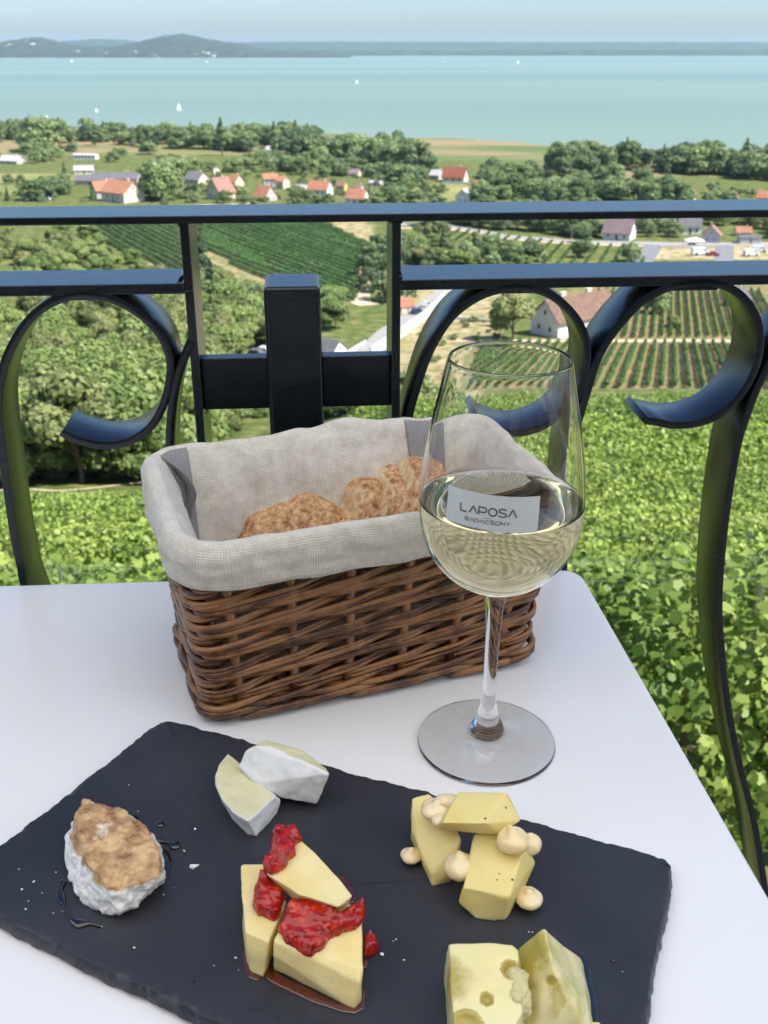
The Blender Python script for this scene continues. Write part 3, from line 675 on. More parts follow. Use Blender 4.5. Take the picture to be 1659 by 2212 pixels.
H(184, 344, 54, 22, 8, 3.6, 1.0, -8, W_WHITE, R_PALE, 'long flat-roofed white building at the foot of the shore wood', chim=0, wins=6, door=False)
H(24, 354, 54, 15, 10, 2.2, 3.0, -20, W_GREY, R_PALE, 'grey-roofed house at the left edge of the picture behind bushes')
H(424, 398, 54, 12, 10, 3.0, 4.0, -35, W_CREAM, R_GREY, 'grey-roofed house with a pale gable behind round bushes')
H(466, 382, 18, 5, 6, 7.0, 2.0, -60, W_CREAM, R_GREY, 'narrow cream house standing tall among trees', wins=1, chim=0)
H(475, 430, 62, 10, 11, 3.6, 6.5, 48, W_CREAM, R_PINK, 'steep-roofed house with a cream gable and a faded pink roof')
H(508, 402, 36, 9, 9, 3.0, 5.0, -40, W_CREAM, R_OR, 'small orange-roofed house up behind the steep-roofed cream one', wins=1)
H(583, 404, 36, 9, 8, 5.0, 2.6, 12, W_GREY, R_OR, 'left one of two tall joined houses with orange hipped roofs', wins=2)
H(610, 407, 30, 8, 8, 5.6, 3.0, -35, W_CREAM, R_OR, 'right one of the two tall joined houses, with a cream side wall', wins=2)
H(572, 434, 52, 11, 10, 2.6, 6.0, -42, W_GREY, R_OR, 'low house with a steep orange roof in front of the tall pair')
H(650, 413, 26, 8, 6, 3.2, 1.2, -10, W_WHITE, R_PALE, 'little white shed left of the white house with the orange roof', name='shed', cat='shed', chim=0, wins=1)
H(691, 424, 56, 13, 8, 4.0, 4.2, -24, W_WHITE, R_OR, 'white house with a long orange roof and a bright white gable')
H(738, 412, 26, 8, 8, 4.0, 3.5, -20, W_YEL, R_BR, 'yellow house with a brown roof half hidden by trees', wins=1)
H(777, 416, 24, 8, 8, 3.6, 4.0, -50, W_GREY, R_PINK, 'pink-red roof rising behind the lowest white house', wins=1)
H(771, 442, 52, 12, 8, 3.8, 4.4, -24, W_WHITE, R_OR, 'white house with an orange roof just above the handrail')
H(765, 381, 30, 10, 8, 2.6, 3.2, -20, W_CREAM, R_MAUVE, 'small house with a dull brown-pink roof among trees', wins=1)
H(812, 402, 32, 12, 8, 3.0, 1.6, -20, W_GREY, R_PALE, 'low grey and white shed right of the village', name='shed', cat='shed', chim=0, wins=1)
H(584, 330, 24, 9, 8, 3.0, 3.5, -30, W_WHITE, R_PALE, 'tiny white house deep in the shore wood', wins=1)
H(984, 394, 58, 13, 9, 3.0, 5.0, -22, W_CREAM, R_RED, 'house with a big dark red roof and a cream gable')
H(944, 388, 34, 9, 9, 3.5, 3.5, -35, W_GREY, R_PALE, 'pale grey house left of the dark red roof', wins=1)
H(1034, 412, 34, 9, 9, 3.0, 4.5, -35, W_CREAM, R_OR, 'small orange-roofed house right of the dark red roof', wins=1)
H(1003, 440, 38, 8, 10, 5.0, 4.5, 68, W_WHITE, R_PALE, 'grey-roofed white house standing gable-on above the handrail', wins=1)
H(1486, 432, 42, 12, 9, 2.6, 4.5, -28, W_CREAM, R_OR, 'house with a double orange roof at right, above the handrail', wins=1)
H(1580, 436, 34, 10, 9, 2.6, 4.5, 24, W_CREAM, R_PINK, 'faded orange roof near the right edge, above the handrail', wins=1)
H(1655, 434, 40, 12, 9, 2.6, 4.5, -24, W_CREAM, R_OR, 'orange-roofed house cut by the right edge above the handrail', wins=1)
H(1340, 518, 74, 13, 10, 3.4, 5.6, -28, W_WHITE, R_MAUVE, 'big white house with a mauve roof beside the country road', chim=1)
H(1490, 506, 50, 11, 8, 4.0, 4.2, -6, W_WHITE, R_GREY, 'white house with a dark slate roof just under the handrail')
H(1539, 524, 48, 9, 10, 4.0, 4.6, 72, W_GREY, R_PINK, 'grey house standing gable-on beside the road, with a pinkish roof', wins=1)
H(1607, 510, 36, 10, 8, 2.5, 3.0, -8, W_CREAM, R_OR, 'low house with an orange roof behind a grey shed', wins=1)
H(1620, 526, 46, 12, 7, 3.4, 0.8, -3, W_GREY, R_GREY, 'grey box-like shed beside the road at right', name='shed', cat='shed', chim=0, wins=0)
H(1246, 722, 196, 20, 9.5, 4.3, 4.4, 34, W_WHITE, R_BR, 'old white farmhouse with a mottled brown tile roof seen through the scrolls', chim=2, wins=2, door=False)
H(1598, 662, 58, 9, 9, 3.2, 4.5, 55, W_STONE, R_GREY, 'grey stone house behind the right-hand scroll', wins=1)
H(874, 674, 44, 7, 7, 2.8, 3.0, 28, W_CREAM, R_OR, 'small hut with an orange roof right beside the road wall', wins=1, chim=0)
H(706, 778, 84, 11, 8, 3.6, 3.2, -34, W_WHITE, R_GREY, 'white shed with a smooth dark grey roof behind the square post', chim=0, wins=0)
H(508, 780, 46, 8, 5, 3.4, 0.8, -18, W_CREAM, R_PINK, 'small cream shed with a flat pinkish roof above the crossbar', name='shed', cat='shed', chim=0, wins=0)

# ------------------------------------------------------------------ roads, walls, poles
def roadm(name, a, b): return mat(name, a, b, scale=1.5, rough=0.95, detail=6, spec=0.1)
M_ROAD = roadm('pale_asphalt', (0.24, 0.235, 0.225), (0.34, 0.33, 0.31)); M_DARKROAD = roadm('grey_asphalt', (0.15, 0.155, 0.165), (0.21, 0.215, 0.225)); M_TRACK = roadm('dry_earth', (0.40, 0.31, 0.20), (0.56, 0.46, 0.33))
def strip(name, px, width, m, lift=0.06, kind='structure'):
    P = smooth_path([PG(x, y) for x, y in px], 8); V = []
    for i, p in enumerate(P):
        t = P[min(i + 1, len(P) - 1)] - P[max(i - 1, 0)]; t.z = 0; t.normalize(); q = Vector((-t.y, t.x, 0))
        for k in (-1, -0.33, 0.33, 1):
            r = p + q * (width / 2 * k); V.append((r.x, r.y, max(G(r.x, r.y), G(p.x, p.y) - .1) + lift))
    Fc = [(4 * i + j, 4 * i + j + 1, 4 * i + j + 5, 4 * i + j + 4) for i in range(len(P) - 1) for j in range(3)]
    me = bpy.data.meshes.new(name); me.from_pydata(V, [], Fc); return tag(link(name, me, m, None, True), kind=kind)
strip('country_road', [(860, 484), (980, 490), (1090, 510), (1200, 519), (1300, 524), (1450, 527), (1659, 528), (1800, 528)], 7.5, M_ROAD)
strip('verge', [(860, 492), (990, 497), (1100, 516), (1240, 526), (1420, 533)], 4.0, M_TRACK, 0.04)
strip('side_road', [(1412, 529), (1404, 545), (1388, 566), (1370, 585)], 6.5, M_DARKROAD, 0.1)
strip('side_road', [(1567, 530), (1565, 545), (1563, 566), (1562, 590)], 6.5, M_DARKROAD, 0.1)
strip('lane', [(730, 800), (770, 765), (830, 722), (880, 690), (915, 664), (945, 640), (975, 618)], 4.6, M_ROAD, 0.12)
strip('dirt_track', [(430, 524), (500, 556), (577, 590), (620, 612)], 2.6, M_TRACK, 0.12)
strip('dirt_track', [(465, 630), (520, 655), (590, 700)], 2.2, M_TRACK, 0.12)
strip('dirt_track', [(788, 575), (780, 610), (778, 650), (800, 660)], 6.0, M_TRACK, 0.12)
strip('dirt_track', [(540, 440), (400, 446), (290, 450), (60, 452)], 5.0, M_TRACK, 0.1)
strip('dirt_track', [(985, 737), (1160, 737), (1400, 737), (1700, 738)], 3.0, M_TRACK, 0.1)
strip('field_path', [(-40, 1062), (60, 1058), (150, 1060), (330, 1040)], 0.7, M_TRACK, 0.05)
strip('dirt_track', [(560, 330), (640, 338), (500, 334)], 6.0, M_TRACK, 0.1) if False else None
CONC = mat('concrete', (0.36, 0.36, 0.35), (0.50, 0.50, 0.48), scale=1.2, rough=0.9, bump=0.2)
def lowwall(px, h, th, label, name='retaining_wall', m=CONC):
    P = smooth_path([PG(x, y) for x, y in px], 5); V = []; Fc = []
    for i, p in enumerate(P):
        t = P[min(i + 1, len(P) - 1)] - P[max(i - 1, 0)]; t.z = 0; t.normalize(); q = Vector((-t.y, t.x, 0)) * th / 2
        z = G(p.x, p.y)
        for a, b in ((q, -.5), (-q, -.5), (-q, h), (q, h)): V.append((p.x + a.x, p.y + a.y, z + b))
    for i in range(len(P) - 1):
        for j in range(4): Fc.append((4 * i + j, 4 * i + (j + 1) % 4, 4 * i + 4 + (j + 1) % 4, 4 * i + 4 + j))
    Fc += [(0, 1, 2, 3), (len(V) - 1, len(V) - 2, len(V) - 3, len(V) - 4)]
    me = bpy.data.meshes.new(name); me.from_pydata(V, [], Fc); return tag(link(name, me, m), label, 'wall')
lowwall([(800, 778), (850, 745), (900, 706), (940, 672), (962, 648)], 2.6, 0.3, 'long pale concrete wall running down beside the lane')
lowwall([(742, 772), (790, 742)], 0.9, 0.25, 'short low concrete kerb wall on the far side of the lane')
lowwall([(985, 690), (1060, 697), (1100, 698)], 0.8, 0.3, 'low white garden wall left of the old farmhouse', m=W_WHITE)
lowwall([(1425, 537), (1550, 536)], 1.2, 0.4, 'stone wall between the road and the building yard', m=W_STONE)
lowwall([(955, 397), (1030, 398)], 1.2, 0.4, 'grey garden wall below the dark red roof')
steelm = mat('galvanised_steel', (0.55, 0.56, 0.57), rough=0.5, metal=0.6)
whitem = mat('white_paint', (0.78, 0.78, 0.77), rough=0.5)
p = PG(110, 326); hh = 62 * p.y / (CP * F) * 1.0
r = empty('radio_mast', p)
b = MB(); 
for k in range(3):
    a = k * 2.094; b.tube([(p.x + .9 * math.cos(a), p.y + .9 * math.sin(a), p.z - 1), (p.x + .35 * math.cos(a), p.y + .35 * math.sin(a), p.z + hh)], .16, 5)
for i in range(12):
    z = p.z + hh * i / 12; 
    for k in range(3):
        a, c = k * 2.094, (k + 1) * 2.094; b.tube([(p.x + .8 * math.cos(a), p.y + .8 * math.sin(a), z), (p.x + .8 * math.cos(c), p.y + .8 * math.sin(c), z + hh / 12)], .08, 4)
child(b.build('lattice', whitem), r)
b = MB()
for i in range(4): b.box((p.x + .8 * math.cos(i * 1.57), p.y + .8 * math.sin(i * 1.57), p.z + hh - 1.6), (.35, .35, 1.1))
child(b.build('antenna', whitem), r); tag(r, 'white lattice radio mast standing against the shore trees at left', 'mast')
for x, y0, y1, lab in ((385, 76, 66, 'thin mast on the summit of the higher far hill'), (79, 84, 77, 'thin mast on the summit of the lower far hill at left')):
    d = ray(x, y0); q = CAM + d * (9300 / d.y); q2 = CAM + ray(x, y1) * (9300 / ray(x, y1).y)
    b = MB(); b.tube([(q.x, q.y, q.z - 30), (q.x, q.y, q.z), (q.x, q.y, q2.z)], [6, 4.5, 1.5], 6); b.tube([(q.x, q.y, q2.z - 8), (q.x, q.y, q2.z - 4)], 4.5, 6); o = b.build('hill_mast', CONC); tag(o, lab, 'mast')
def pole(x, y, hpx, label):
    p = PG(x, y); h = hpx * p.y / (CP * F); r = empty('utility_pole', p)
    b = MB(); b.tube([p - Vector((0, 0, .5)), p + Vector((0, 0, h))], [.16, .11], 7); child(b.build('pole', wood), r)
    b = MB(); b.box(p + Vector((0, 0, h - .5)), (1.0, .07, .07)); child(b.build('crossarm', wood), r); tag(r, label, 'pole')
pole(1090, 512, 44, 'wooden utility pole beside the country road')
pole(1233, 528, 38, 'second utility pole farther right along the road')
# low stone towers etc. are not visible; cars and vans
tyre = mat('tyre_rubber', (0.02, 0.02, 0.02), rough=0.8)
def paint(name, c): return mat(name, c, rough=0.25, coat=0.6)
def car(x, y, L, Hh, yaw, c, label, name='parked_car', cat='car', van=False):
    p = PG(x, y); r = empty(name, p + Vector((0, 0, .1)), math.radians(yaw)); W = 0.42 * L if not van else .4 * L
    prof = [(-.5, .18), (-.5, .5), (-.42, .56), (-.3, .98), (.12, 1.0), (.28, .62), (.47, .52), (.5, .2)] if not van else [(-.5, .15), (-.5, .98), (-.45, 1.0), (.25, 1.0), (.4, .6), (.5, .5), (.5, .15)]
    V = [(a * L, s * W / 2 * (0.86 if b_ > .7 and not van else 1), b_ * Hh) for s in (-1, 1) for a, b_ in prof]; k = len(prof)
    b = MB(); b.add(V, [tuple(range(k - 1, -1, -1)), tuple(range(k, 2 * k))] + [(i, (i + 1) % k, k + (i + 1) % k, k + i) for i in range(k)])
    o = link('body', b.mesh(), paint(name + '_paint', c)); o.parent = r
    for s in (-1, 1):
        b = MB(); z0, z1 = (.62, .9) ; X0, X1 = (-.3, .14) if not van else (.05, .3)
        b.box(((X0 + X1) / 2 * L, s * W * .47, (z0 + z1) / 2 * Hh), ((X1 - X0) / 2 * L * .85, .03 * W, (z1 - z0) / 2 * Hh)); o = link('window', b.mesh(), GLASSD); o.parent = r
        for q in (-.3, .3):
            b = MB(); b.tube([(q * L, s * W * .40, .2 * Hh), (q * L, s * W * .52, .2 * Hh)], .22 * Hh, 12); o = link('wheel', b.mesh(), tyre); o.parent = r
    tag(r, label, cat)
car(899, 678, 4.3, 1.5, 62, (0.03, 0.045, 0.075), 'dark blue car parked on the lane beside the small orange-roofed hut')
car(921, 663, 4.2, 1.5, 62, (0.45, 0.46, 0.47), 'silver car parked just behind the dark blue one')
car(1512, 551, 6.4, 2.6, 8, (0.75, 0.75, 0.74), 'big white van in the building yard', name='delivery_van', cat='van', van=True)
car(1541, 553, 4.2, 1.6, -10, (0.35, 0.05, 0.05), 'small red car beside the big white van')
car(1622, 553, 5.6, 2.2, 14, (0.72, 0.73, 0.74), 'white van at the right edge of the yard', name='delivery_van', cat='van', van=True)
car(1640, 545, 5.2, 2.2, -8, (0.66, 0.68, 0.70), 'pale grey van behind the white one at the right edge', name='delivery_van', cat='van', van=True)
car(1496, 534, 4.4, 1.5, 4, (0.05, 0.05, 0.055), 'black car on the road side of the yard')
car(556, 772, 4.4, 1.6, -20, (0.10, 0.10, 0.11), 'dark car parked between the cream shed and the square post')
car(575, 768, 4.4, 1.7, -30, (0.7, 0.7, 0.7), 'white car parked closest behind the square post')
car(60, 433, 6.0, 2.4, 3, (0.7, 0.72, 0.75), 'white camper parked at the meadow edge at far left', name='camper_van', cat='camper', van=True)
car(100, 433, 5.0, 2.0, -6, (0.72, 0.73, 0.75), 'white van beside the camper at far left', name='delivery_van', cat='van', van=True)
# field shelter in the yard
p = PG(1499, 532); r = empty('market_tent', p); b = MB(); b.add([(-3.5, -2.5, 2.2), (3.5, -2.5, 2.2), (3.5, 2.5, 2.2), (-3.5, 2.5, 2.2), (0, 0, 3.4)], [(0, 1, 4), (1, 2, 4), (2, 3, 4), (3, 0, 4)]); o = link('roof', b.mesh(), whitem); o.parent = r
for a, c in ((-3.4, -2.4), (3.4, -2.4), (3.4, 2.4), (-3.4, 2.4)):
    b = MB(); b.tube([(a, c, -.3), (a, c, 2.2)], .06, 6); o = link('leg', b.mesh(), steelm); o.parent = r
tag(r, 'white tent with a peaked roof at the back of the building yard', 'tent')
# sailboats
sailm = mat('sailcloth', (0.82, 0.82, 0.80), rough=0.7)
for x, y, hp, lab in [(387, 238, 17, 'largest white sailboat, nearest on the lake'), (209, 242, 10, 'small sailboat left of the largest one'), (771, 180, 9, 'white sailboat near the middle of the lake'), (1119, 137, 8, 'small sailboat far out at right, near the far shore'), (155, 134, 6, 'tiny sailboat below the lower far hill'), (447, 135, 5, 'tiny sailboat below the higher far hill'), (960, 135, 4, 'faintest tiny sailboat left of the one near the far shore')]:
    p = PH(x, y, LAKE); s = hp * p.y / (CP * F) / 11.0
    r = empty('sailboat', p, 0.3 + x % 2 * .5); r.scale = (s * .75, s * .75, s * .8)
    hv = []
    for t, w, zz in ((-4, .9, .9), (-1.5, 1.3, .8), (1.5, 1.1, .9), (4.4, .05, 1.1)): hv += [(t, -w, zz), (t, w, zz), (t * .9, w * .5, -.4), (t * .9, -w * .5, -.4)]
    b = MB(); b.add(hv, [(4 * i + j, 4 * i + (j + 1) % 4, 4 * i + 4 + (j + 1) % 4, 4 * i + 4 + j) for i in range(3) for j in range(4)] + [(0, 1, 2, 3), (15, 14, 13, 12)]); o = link('hull', b.mesh(), whitem); o.parent = r
    b = MB(); b.tube([(.4, 0, .8), (.4, 0, 11)], .08, 6); o = link('mast', b.mesh(), steelm); o.parent = r
    b = MB(); b.add([(.3, .05, 1.6), (-3.6, .5, 1.7), (-1.6, .75, 6), (.3, .05, 10.6), (.3, -.02, 1.6), (-3.6, .42, 1.7), (-1.6, .67, 6), (.3, -.02, 10.6)], [(0, 1, 2, 3), (7, 6, 5, 4), (0, 4, 5, 1), (1, 5, 6, 2), (2, 6, 7, 3)]); o = link('mainsail', b.mesh(), sailm); o.parent = r
    b = MB(); b.add([(.6, 0, 9.2), (4.2, .1, 1.3), (1.0, .6, 1.6), (.6, .06, 9.2), (4.2, .16, 1.3), (1.0, .66, 1.6)], [(0, 1, 2), (5, 4, 3), (0, 3, 4, 1), (1, 4, 5, 2), (2, 5, 3, 0)]); o = link('jib', b.mesh(), sailm); o.parent = r
    tag(r, lab, 'sailboat')

# ================================================================== TERRACE, BUILDING, ADDED AWNING
m = mat('terrace_paving', (0.30, 0.28, 0.25), (0.42, 0.39, 0.35), scale=3, rough=0.8, bump=0.2)
b = MB(); b.box((0, -0.85, -2.0), (6, 1.75, 2.0)); o = b.build('terrace_floor', m); tag(o, kind='structure')
r = empty('winery_building', (0, -2.75, 0))
b = MB(); b.box((0, -2.75, 1.2), (6, .14, 3.2)); child(b.build('wall', mat('basalt_wall', (0.16, 0.15, 0.14), (0.30, 0.28, 0.25), scale=5, rough=0.9, bump=0.5, bdist=0.03)), r)
for x in (-3.2, 2.6):
    b = MB(); b.box((x, -2.60, 1.5), (.55, .02, .7)); w = child(b.build('window', FRAMEM), r)
    b = MB(); b.box((x, -2.585, 1.5), (.48, .02, .63)); child(b.build('pane', GLASSD), w)
b = MB(); b.box((-0.6, -2.60, 1.05), (.5, .03, 1.05)); child(b.build('door', DOORM), r)
tag(r, 'grey basalt stone building behind the terrace', 'building')
m, n, l, p = NT('added_awning_cloth'); p.inputs['Base Color'].default_value = (0.80, 0.78, 0.73, 1); p.inputs['Roughness'].default_value = 0.9
tr = n.new('ShaderNodeBsdfTranslucent'); tr.inputs[0].default_value = (0.92, 0.91, 0.88, 1); mx = n.new('ShaderNodeMixShader'); mx.inputs[0].default_value = 0.69  # translucency set high so sunlight through the cloth brightens the table
l.new(p.outputs[0], mx.inputs[1]); l.new(tr.outputs[0], mx.inputs[2]); l.new(mx.outputs[0], n['Material Output'].inputs[0])
r = empty('added_awning', (0, -2.6, 3.0))  # sunshade out of view, added to keep direct sun off table and railing
b = MB(); 
AV = [(-3.0, -2.6, 3.05), (4.6, -2.6, 3.05), (4.6, 0.95, 2.62), (-3.0, 0.95, 2.62)]
b.add(AV, [(0, 1, 2, 3)]); child(b.build('cloth', m), r)
b = MB(); b.tube([(-3.0, .97, 2.6), (4.6, .97, 2.6)], .025, 8); child(b.build('front_bar', whitem), r)
for x in (-2.8, 0.8, 4.4):
    b = MB(); b.tube([(x, -2.6, 2.3), (x, -0.8, 2.75), (x, .95, 2.58)], .015, 6); child(b.build('arm', whitem), r)
tag(r, 'unseen cream fabric sunshade added to shade and softly light the table', 'added_awning')

# ================================================================== RAILING
m, n, l, p = NT('painted_iron')
t = noise_node(n, l, 60, 5, 0.6); rr_ = ramp(n, [(0.3, (0.002, 0.005, 0.008)), (0.7, (0.006, 0.011, 0.016))]); l.new(t.outputs[0], rr_.inputs[0]); l.new(rr_.outputs[0], p.inputs['Base Color'])
p.inputs['Specular IOR Level'].default_value = 0.5; p.inputs['IOR'].default_value = 1.52
t2 = noise_node(n, l, 1.0, 4, 0.6, vec_scale=(70, 220, 220)); t3 = noise_node(n, l, 420, 3, 0.5)
ad = n.new('ShaderNodeMath'); ad.operation = 'MULTIPLY_ADD'; ad.inputs[1].default_value = 0.25; l.new(t3.outputs[0], ad.inputs[0]); l.new(t2.outputs[0], ad.inputs[2])
bp = n.new('ShaderNodeBump'); bp.inputs['Strength'].default_value = 0.2; bp.inputs['Distance'].default_value = 0.0009; l.new(ad.outputs[0], bp.inputs['Height']); l.new(bp.outputs[0], p.inputs['Normal'])
sp = noise_node(n, l, 130, 6, 0.75); r2 = ramp(n, [(0.60, (0.22, 0.22, 0.22)), (0.75, (0.45, 0.45, 0.45))]); l.new(sp.outputs[0], r2.inputs[0]); l.new(r2.outputs[0], p.inputs['Roughness'])
IRON = m
RD = 0.050     # depth of every flat bar
def RP(s, z, back=0.0): q = RO + REX * s + RN * back; return Vector((q.x, q.y, z))
rail = empty('balcony_railing', (RO.x, RO.y, 0))
tag(rail, 'dark blue-black wrought iron railing with C-shaped scrolls and a square post, behind the table', 'railing')
def rbar(s0, s1, z0, z1, name, d0=0.0, d1=RD, bev=0.0008, par=rail):
    b = MB(); c = (RP((s0 + s1) / 2, (z0 + z1) / 2, (d0 + d1) / 2)); b.box(c, (abs(s1 - s0) / 2, abs(z1 - z0) / 2, (d1 - d0) / 2), (REX, Vector((0, 0, 1)), RN))
    o = b.build(name, IRON)
    modify(o, [('BEVEL', dict(width=bev, segments=3))]); child(o, par); return o
sT, zT = PR(829, 462); zTb = PR(829, 479)[1]
sM, zM = PR(829, 603.5 + .8); zMb = PR(829, 622)[1]
zM = PR(870, 603.5)[1]; zMb = PR(870, 622.5)[1]
zL = PR(200, 617)[1]; zLb = PR(200, 634)[1]
print('rail z', zT, zTb, zM, zMb, zL, zLb)
zMt = (zM + zL) / 2; zMl = zMt - 0.0068
SL = PR(415, 715)[0]; SRt = PR(856, 700)[0]
rbar(-1.9, 2.3, zTb, zT, 'top_rail')
TH = 0.0058
rbar(SL - TH/2, SL + TH/2, 0.02, zTb - .0001, 'post', 0.001, RD - .001)
rbar(SRt - TH/2, SRt + TH/2, 0.02, zTb - .0001, 'post', 0.001, RD - .001)
rbar(-1.9, SL - TH/2, zMl, zMt, 'middle_rail')
rbar(SRt + TH/2, 2.3, zMl, zMt, 'middle_rail')
s0, z0 = PR(568, 622); s1, _ = PR(692, 622)
rbar(s0, s1, 0.0, z0, 'square_post', 0.0, 0.047, 0.003)
zc0 = PR(640, 782)[1]; zc1 = PR(640, 893)[1]
rbar(SL + TH/2, s0, zc1, zc0, 'crossbar', 0.012, 0.024)
rbar(s1, SRt - TH/2, zc1, zc0, 'crossbar', 0.012, 0.024)
rbar(-1.9, 2.3, 0.06, 0.067, 'bottom_rail', 0.0015, RD - .0015)
# weld fillets at corners
def weld(px, name='weld'):
    for x, y, r_ in px:
        s, z = PR(x, y); b = MB(); c = RP(s, z, 0.004); b.tube([RP(s, z, 0.0005), RP(s, z, RD * .9)], [r_ * .35, r_ * .6], 8); child(b.build(name, IRON, None, True), rail)
weld([(386, 614, .004), (402, 632, .003), (866, 600, .004), (868, 618, .004), (386, 488, .002), (844, 481, .002), (868, 481, .002), (446, 893, .002)])
def scroll(px=None, pts=None, name='scroll', th=0.0056, d=0.044):
    pts = pts or [PR(x, y) for x, y in px]
    if pts[-1][1] > .0665: pts = pts + [(pts[-1][0] - .004, .5 * (pts[-1][1] + .0665)), (pts[-1][0] - .006, .0665)]
    P = smooth_path([Vector((s, z, 0)) for s, z in pts], 6); V = []; n_ = len(P)
    for i, q in enumerate(P):
        t = (P[min(i + 1, n_ - 1)] - P[max(i - 1, 0)]).normalized(); w = Vector((-t.y, t.x, 0)) * th / 2
        for a, bk in ((w, 0), (-w, 0), (-w, d), (w, d)): V.append(RP(q.x + a.x, q.y + a.y, bk))
    Fc = []
    for i in range(n_ - 1):
        for j in range(4): Fc.append((4 * i + j, 4 * i + (j + 1) % 4, 4 * i + 4 + (j + 1) % 4, 4 * i + 4 + j))
    Fc += [(3, 2, 1, 0), (4 * n_ - 4, 4 * n_ - 3, 4 * n_ - 2, 4 * n_ - 1)]
    me = bpy.data.meshes.new(name); me.from_pydata(V, [], Fc); o = link(name, me, IRON)
    bm = bmesh.new(); bm.from_mesh(me); bmesh.ops.recalc_face_normals(bm, faces=bm.faces); bm.to_mesh(me); bm.free()
    modify(o, [('BEVEL', dict(width=0.0007, segments=2, limit_method='ANGLE', angle_limit=math.radians(50)))])
    o.data.polygons.foreach_set('use_smooth', [True] * len(o.data.polygons))
    try: o.data.set_sharp_from_angle(angle=math.radians(35))
    except Exception: pass
    child(o, rail); return pts
# lower halves run down to the bottom rail in a long S
def down(px_last, targets): return px_last + targets
zb = 0.064
LS = [(132, 934), (150, 945), (185, 957), (225, 963), (275, 956), (320, 928), (348, 886), (364, 835), (368, 785), (354, 738), (322, 697), (280, 665), (235, 645), (180, 638), (132, 646), (90, 667), (55, 700), (26, 746), (6, 796), (-4, 850), (-4, 905), (2, 960), (10, 1020), (18, 1080), (30, 1160), (44, 1225), (60, 1290)]
pl_ = [PR(x, y) for x, y in LS]; e = pl_[-1]; pl_ += [(e[0] + .018, e[1] - .10), (e[0] + .02, e[1] - .22), (e[0] - .01, e[1] - .34), (e[0] - .05, e[1] - .42)]
scroll(pts=pl_)
A = [(1019, 897), (1032, 911), (1056, 924), (1099, 936), (1142, 933), (1190, 916), (1230, 886), (1254, 842), (1267, 791), (1267, 741), (1250, 696), (1219, 659), (1180, 633), (1130, 621), (1080, 626), (1030, 644), (980, 681), (944, 731), (920, 781), (900, 841), (885, 896), (877, 950), (872, 1010), (872, 1080)]
pa = [PR(x, y) for x, y in A]; e = pa[-1]; dd = [(.0, -.08), (.012, -.2), (.02, -.32), (.0, -.44), (-.05, -.52)]
pa += [(e[0] + a, e[1] + b) for a, b in dd]
scroll(pts=pa)
B = [(1391, 902), (1400, 910), (1418, 912), (1454, 919), (1504, 916), (1554, 897), (1594, 862), (1624, 816), (1640, 766), (1642, 716), (1630, 676), (1604, 641), (1569, 619), (1529, 609), (1489, 611), (1439, 624), (1389, 651), (1349, 691), (1314, 736), (1290, 781), (1274, 831), (1259, 881), (1243, 940), (1232, 1000), (1224, 1080), (1219, 1150), (1218, 1230)]
pb_ = [PR(x, y) for x, y in B]; e = pb_[-1]; pb_ += [(e[0] + a, e[1] + b) for a, b in [(.003, -.07), (.014, -.19), (.02, -.3), (.0, -.4)]]
scroll(pts=pb_)
Cs = [(1656, 800), (1633, 848), (1612, 905), (1599, 945), (1588, 995), (1580, 1042), (1572, 1095), (1565, 1150), (1560, 1200), (1556, 1250), (1554, 1300), (1555, 1350), (1559, 1400), (1563, 1450), (1574, 1530), (1586, 1597), (1603, 1672), (1629, 1773), (1649, 1893), (1662, 1990)]
pc = [PR(x, y) for x, y in Cs]
off = pb_[19][0] - pb_[9][0]
top = [(s + (pc[0][0] - pb_[20][0]), z) for s, z in pb_[:20]]
e = pc[-1]
cpts = top + pc + [(e[0], e[1] - .05), (e[0] - .02, e[1] - .12)]
scroll(pts=cpts)
dst = cpts[9][0] - pb_[9][0]
for k_ in (1, 2): scroll(pts=[(a + dst * k_, c) for a, c in cpts])
for k_ in (1, 2): scroll(pts=[(a - dst * k_ - .01, c) for a, c in pl_])
# right edge scroll seen left of the left post: mirrored partner with its own strand
Pm = [(412, 738), (405, 756), (394, 782), (384, 815), (376, 850), (371, 885), (367, 930), (366, 975), (368, 1040), (374, 1120)]
pm = [PR(x, y) for x, y in Pm]; e = pm[-1]; pm += [(e[0] + .003, e[1] - .12), (e[0] + .014, e[1] - .25), (e[0] - .0, e[1] - .38)]
scroll(pts=pm, name='scroll_strand')
for sx, zx, ww in ((PR(168, 636)[0], zMl, .017), (PR(1125, 621)[0], zMl, .019), (PR(1505, 609)[0], zMl, .016)):
    rbar(sx - ww, sx + ww, zx - .0035, zx - .0002, 'weld', 0.0012, RD - .003, .0006)

# ================================================================== TABLE
m, n, l, p = NT('white_tabletop'); p.inputs['Base Color'].default_value = (0.83, 0.82, 0.81, 1); p.inputs['Roughness'].default_value = 0.16; p.inputs['Specular IOR Level'].default_value = 0.5; p.inputs['IOR'].default_value = 1.52
t = noise_node(n, l, 6, 4); mr = n.new('ShaderNodeMapRange'); mr.inputs['To Min'].default_value = 0.12; mr.inputs['To Max'].default_value = 0.26; l.new(t.outputs[0], mr.inputs[0]); l.new(mr.outputs[0], p.inputs['Roughness'])
t2 = noise_node(n, l, 55, 3); bp = n.new('ShaderNodeBump'); bp.inputs['Strength'].default_value = 0.05; bp.inputs['Distance'].default_value = 0.0006; l.new(t2.outputs[0], bp.inputs['Height']); l.new(bp.outputs[0], p.inputs['Normal'])
tab = empty('table', (-0.2, 0.3, 0)); tag(tab, 'white smooth tabletop with a rounded corner, standing at the railing', 'table')
C0 = Vector((0.1425, 0.6602)); eb = Vector((-1, -0.0607)).normalized(); er = Vector((0.0973, -1)).normalized()
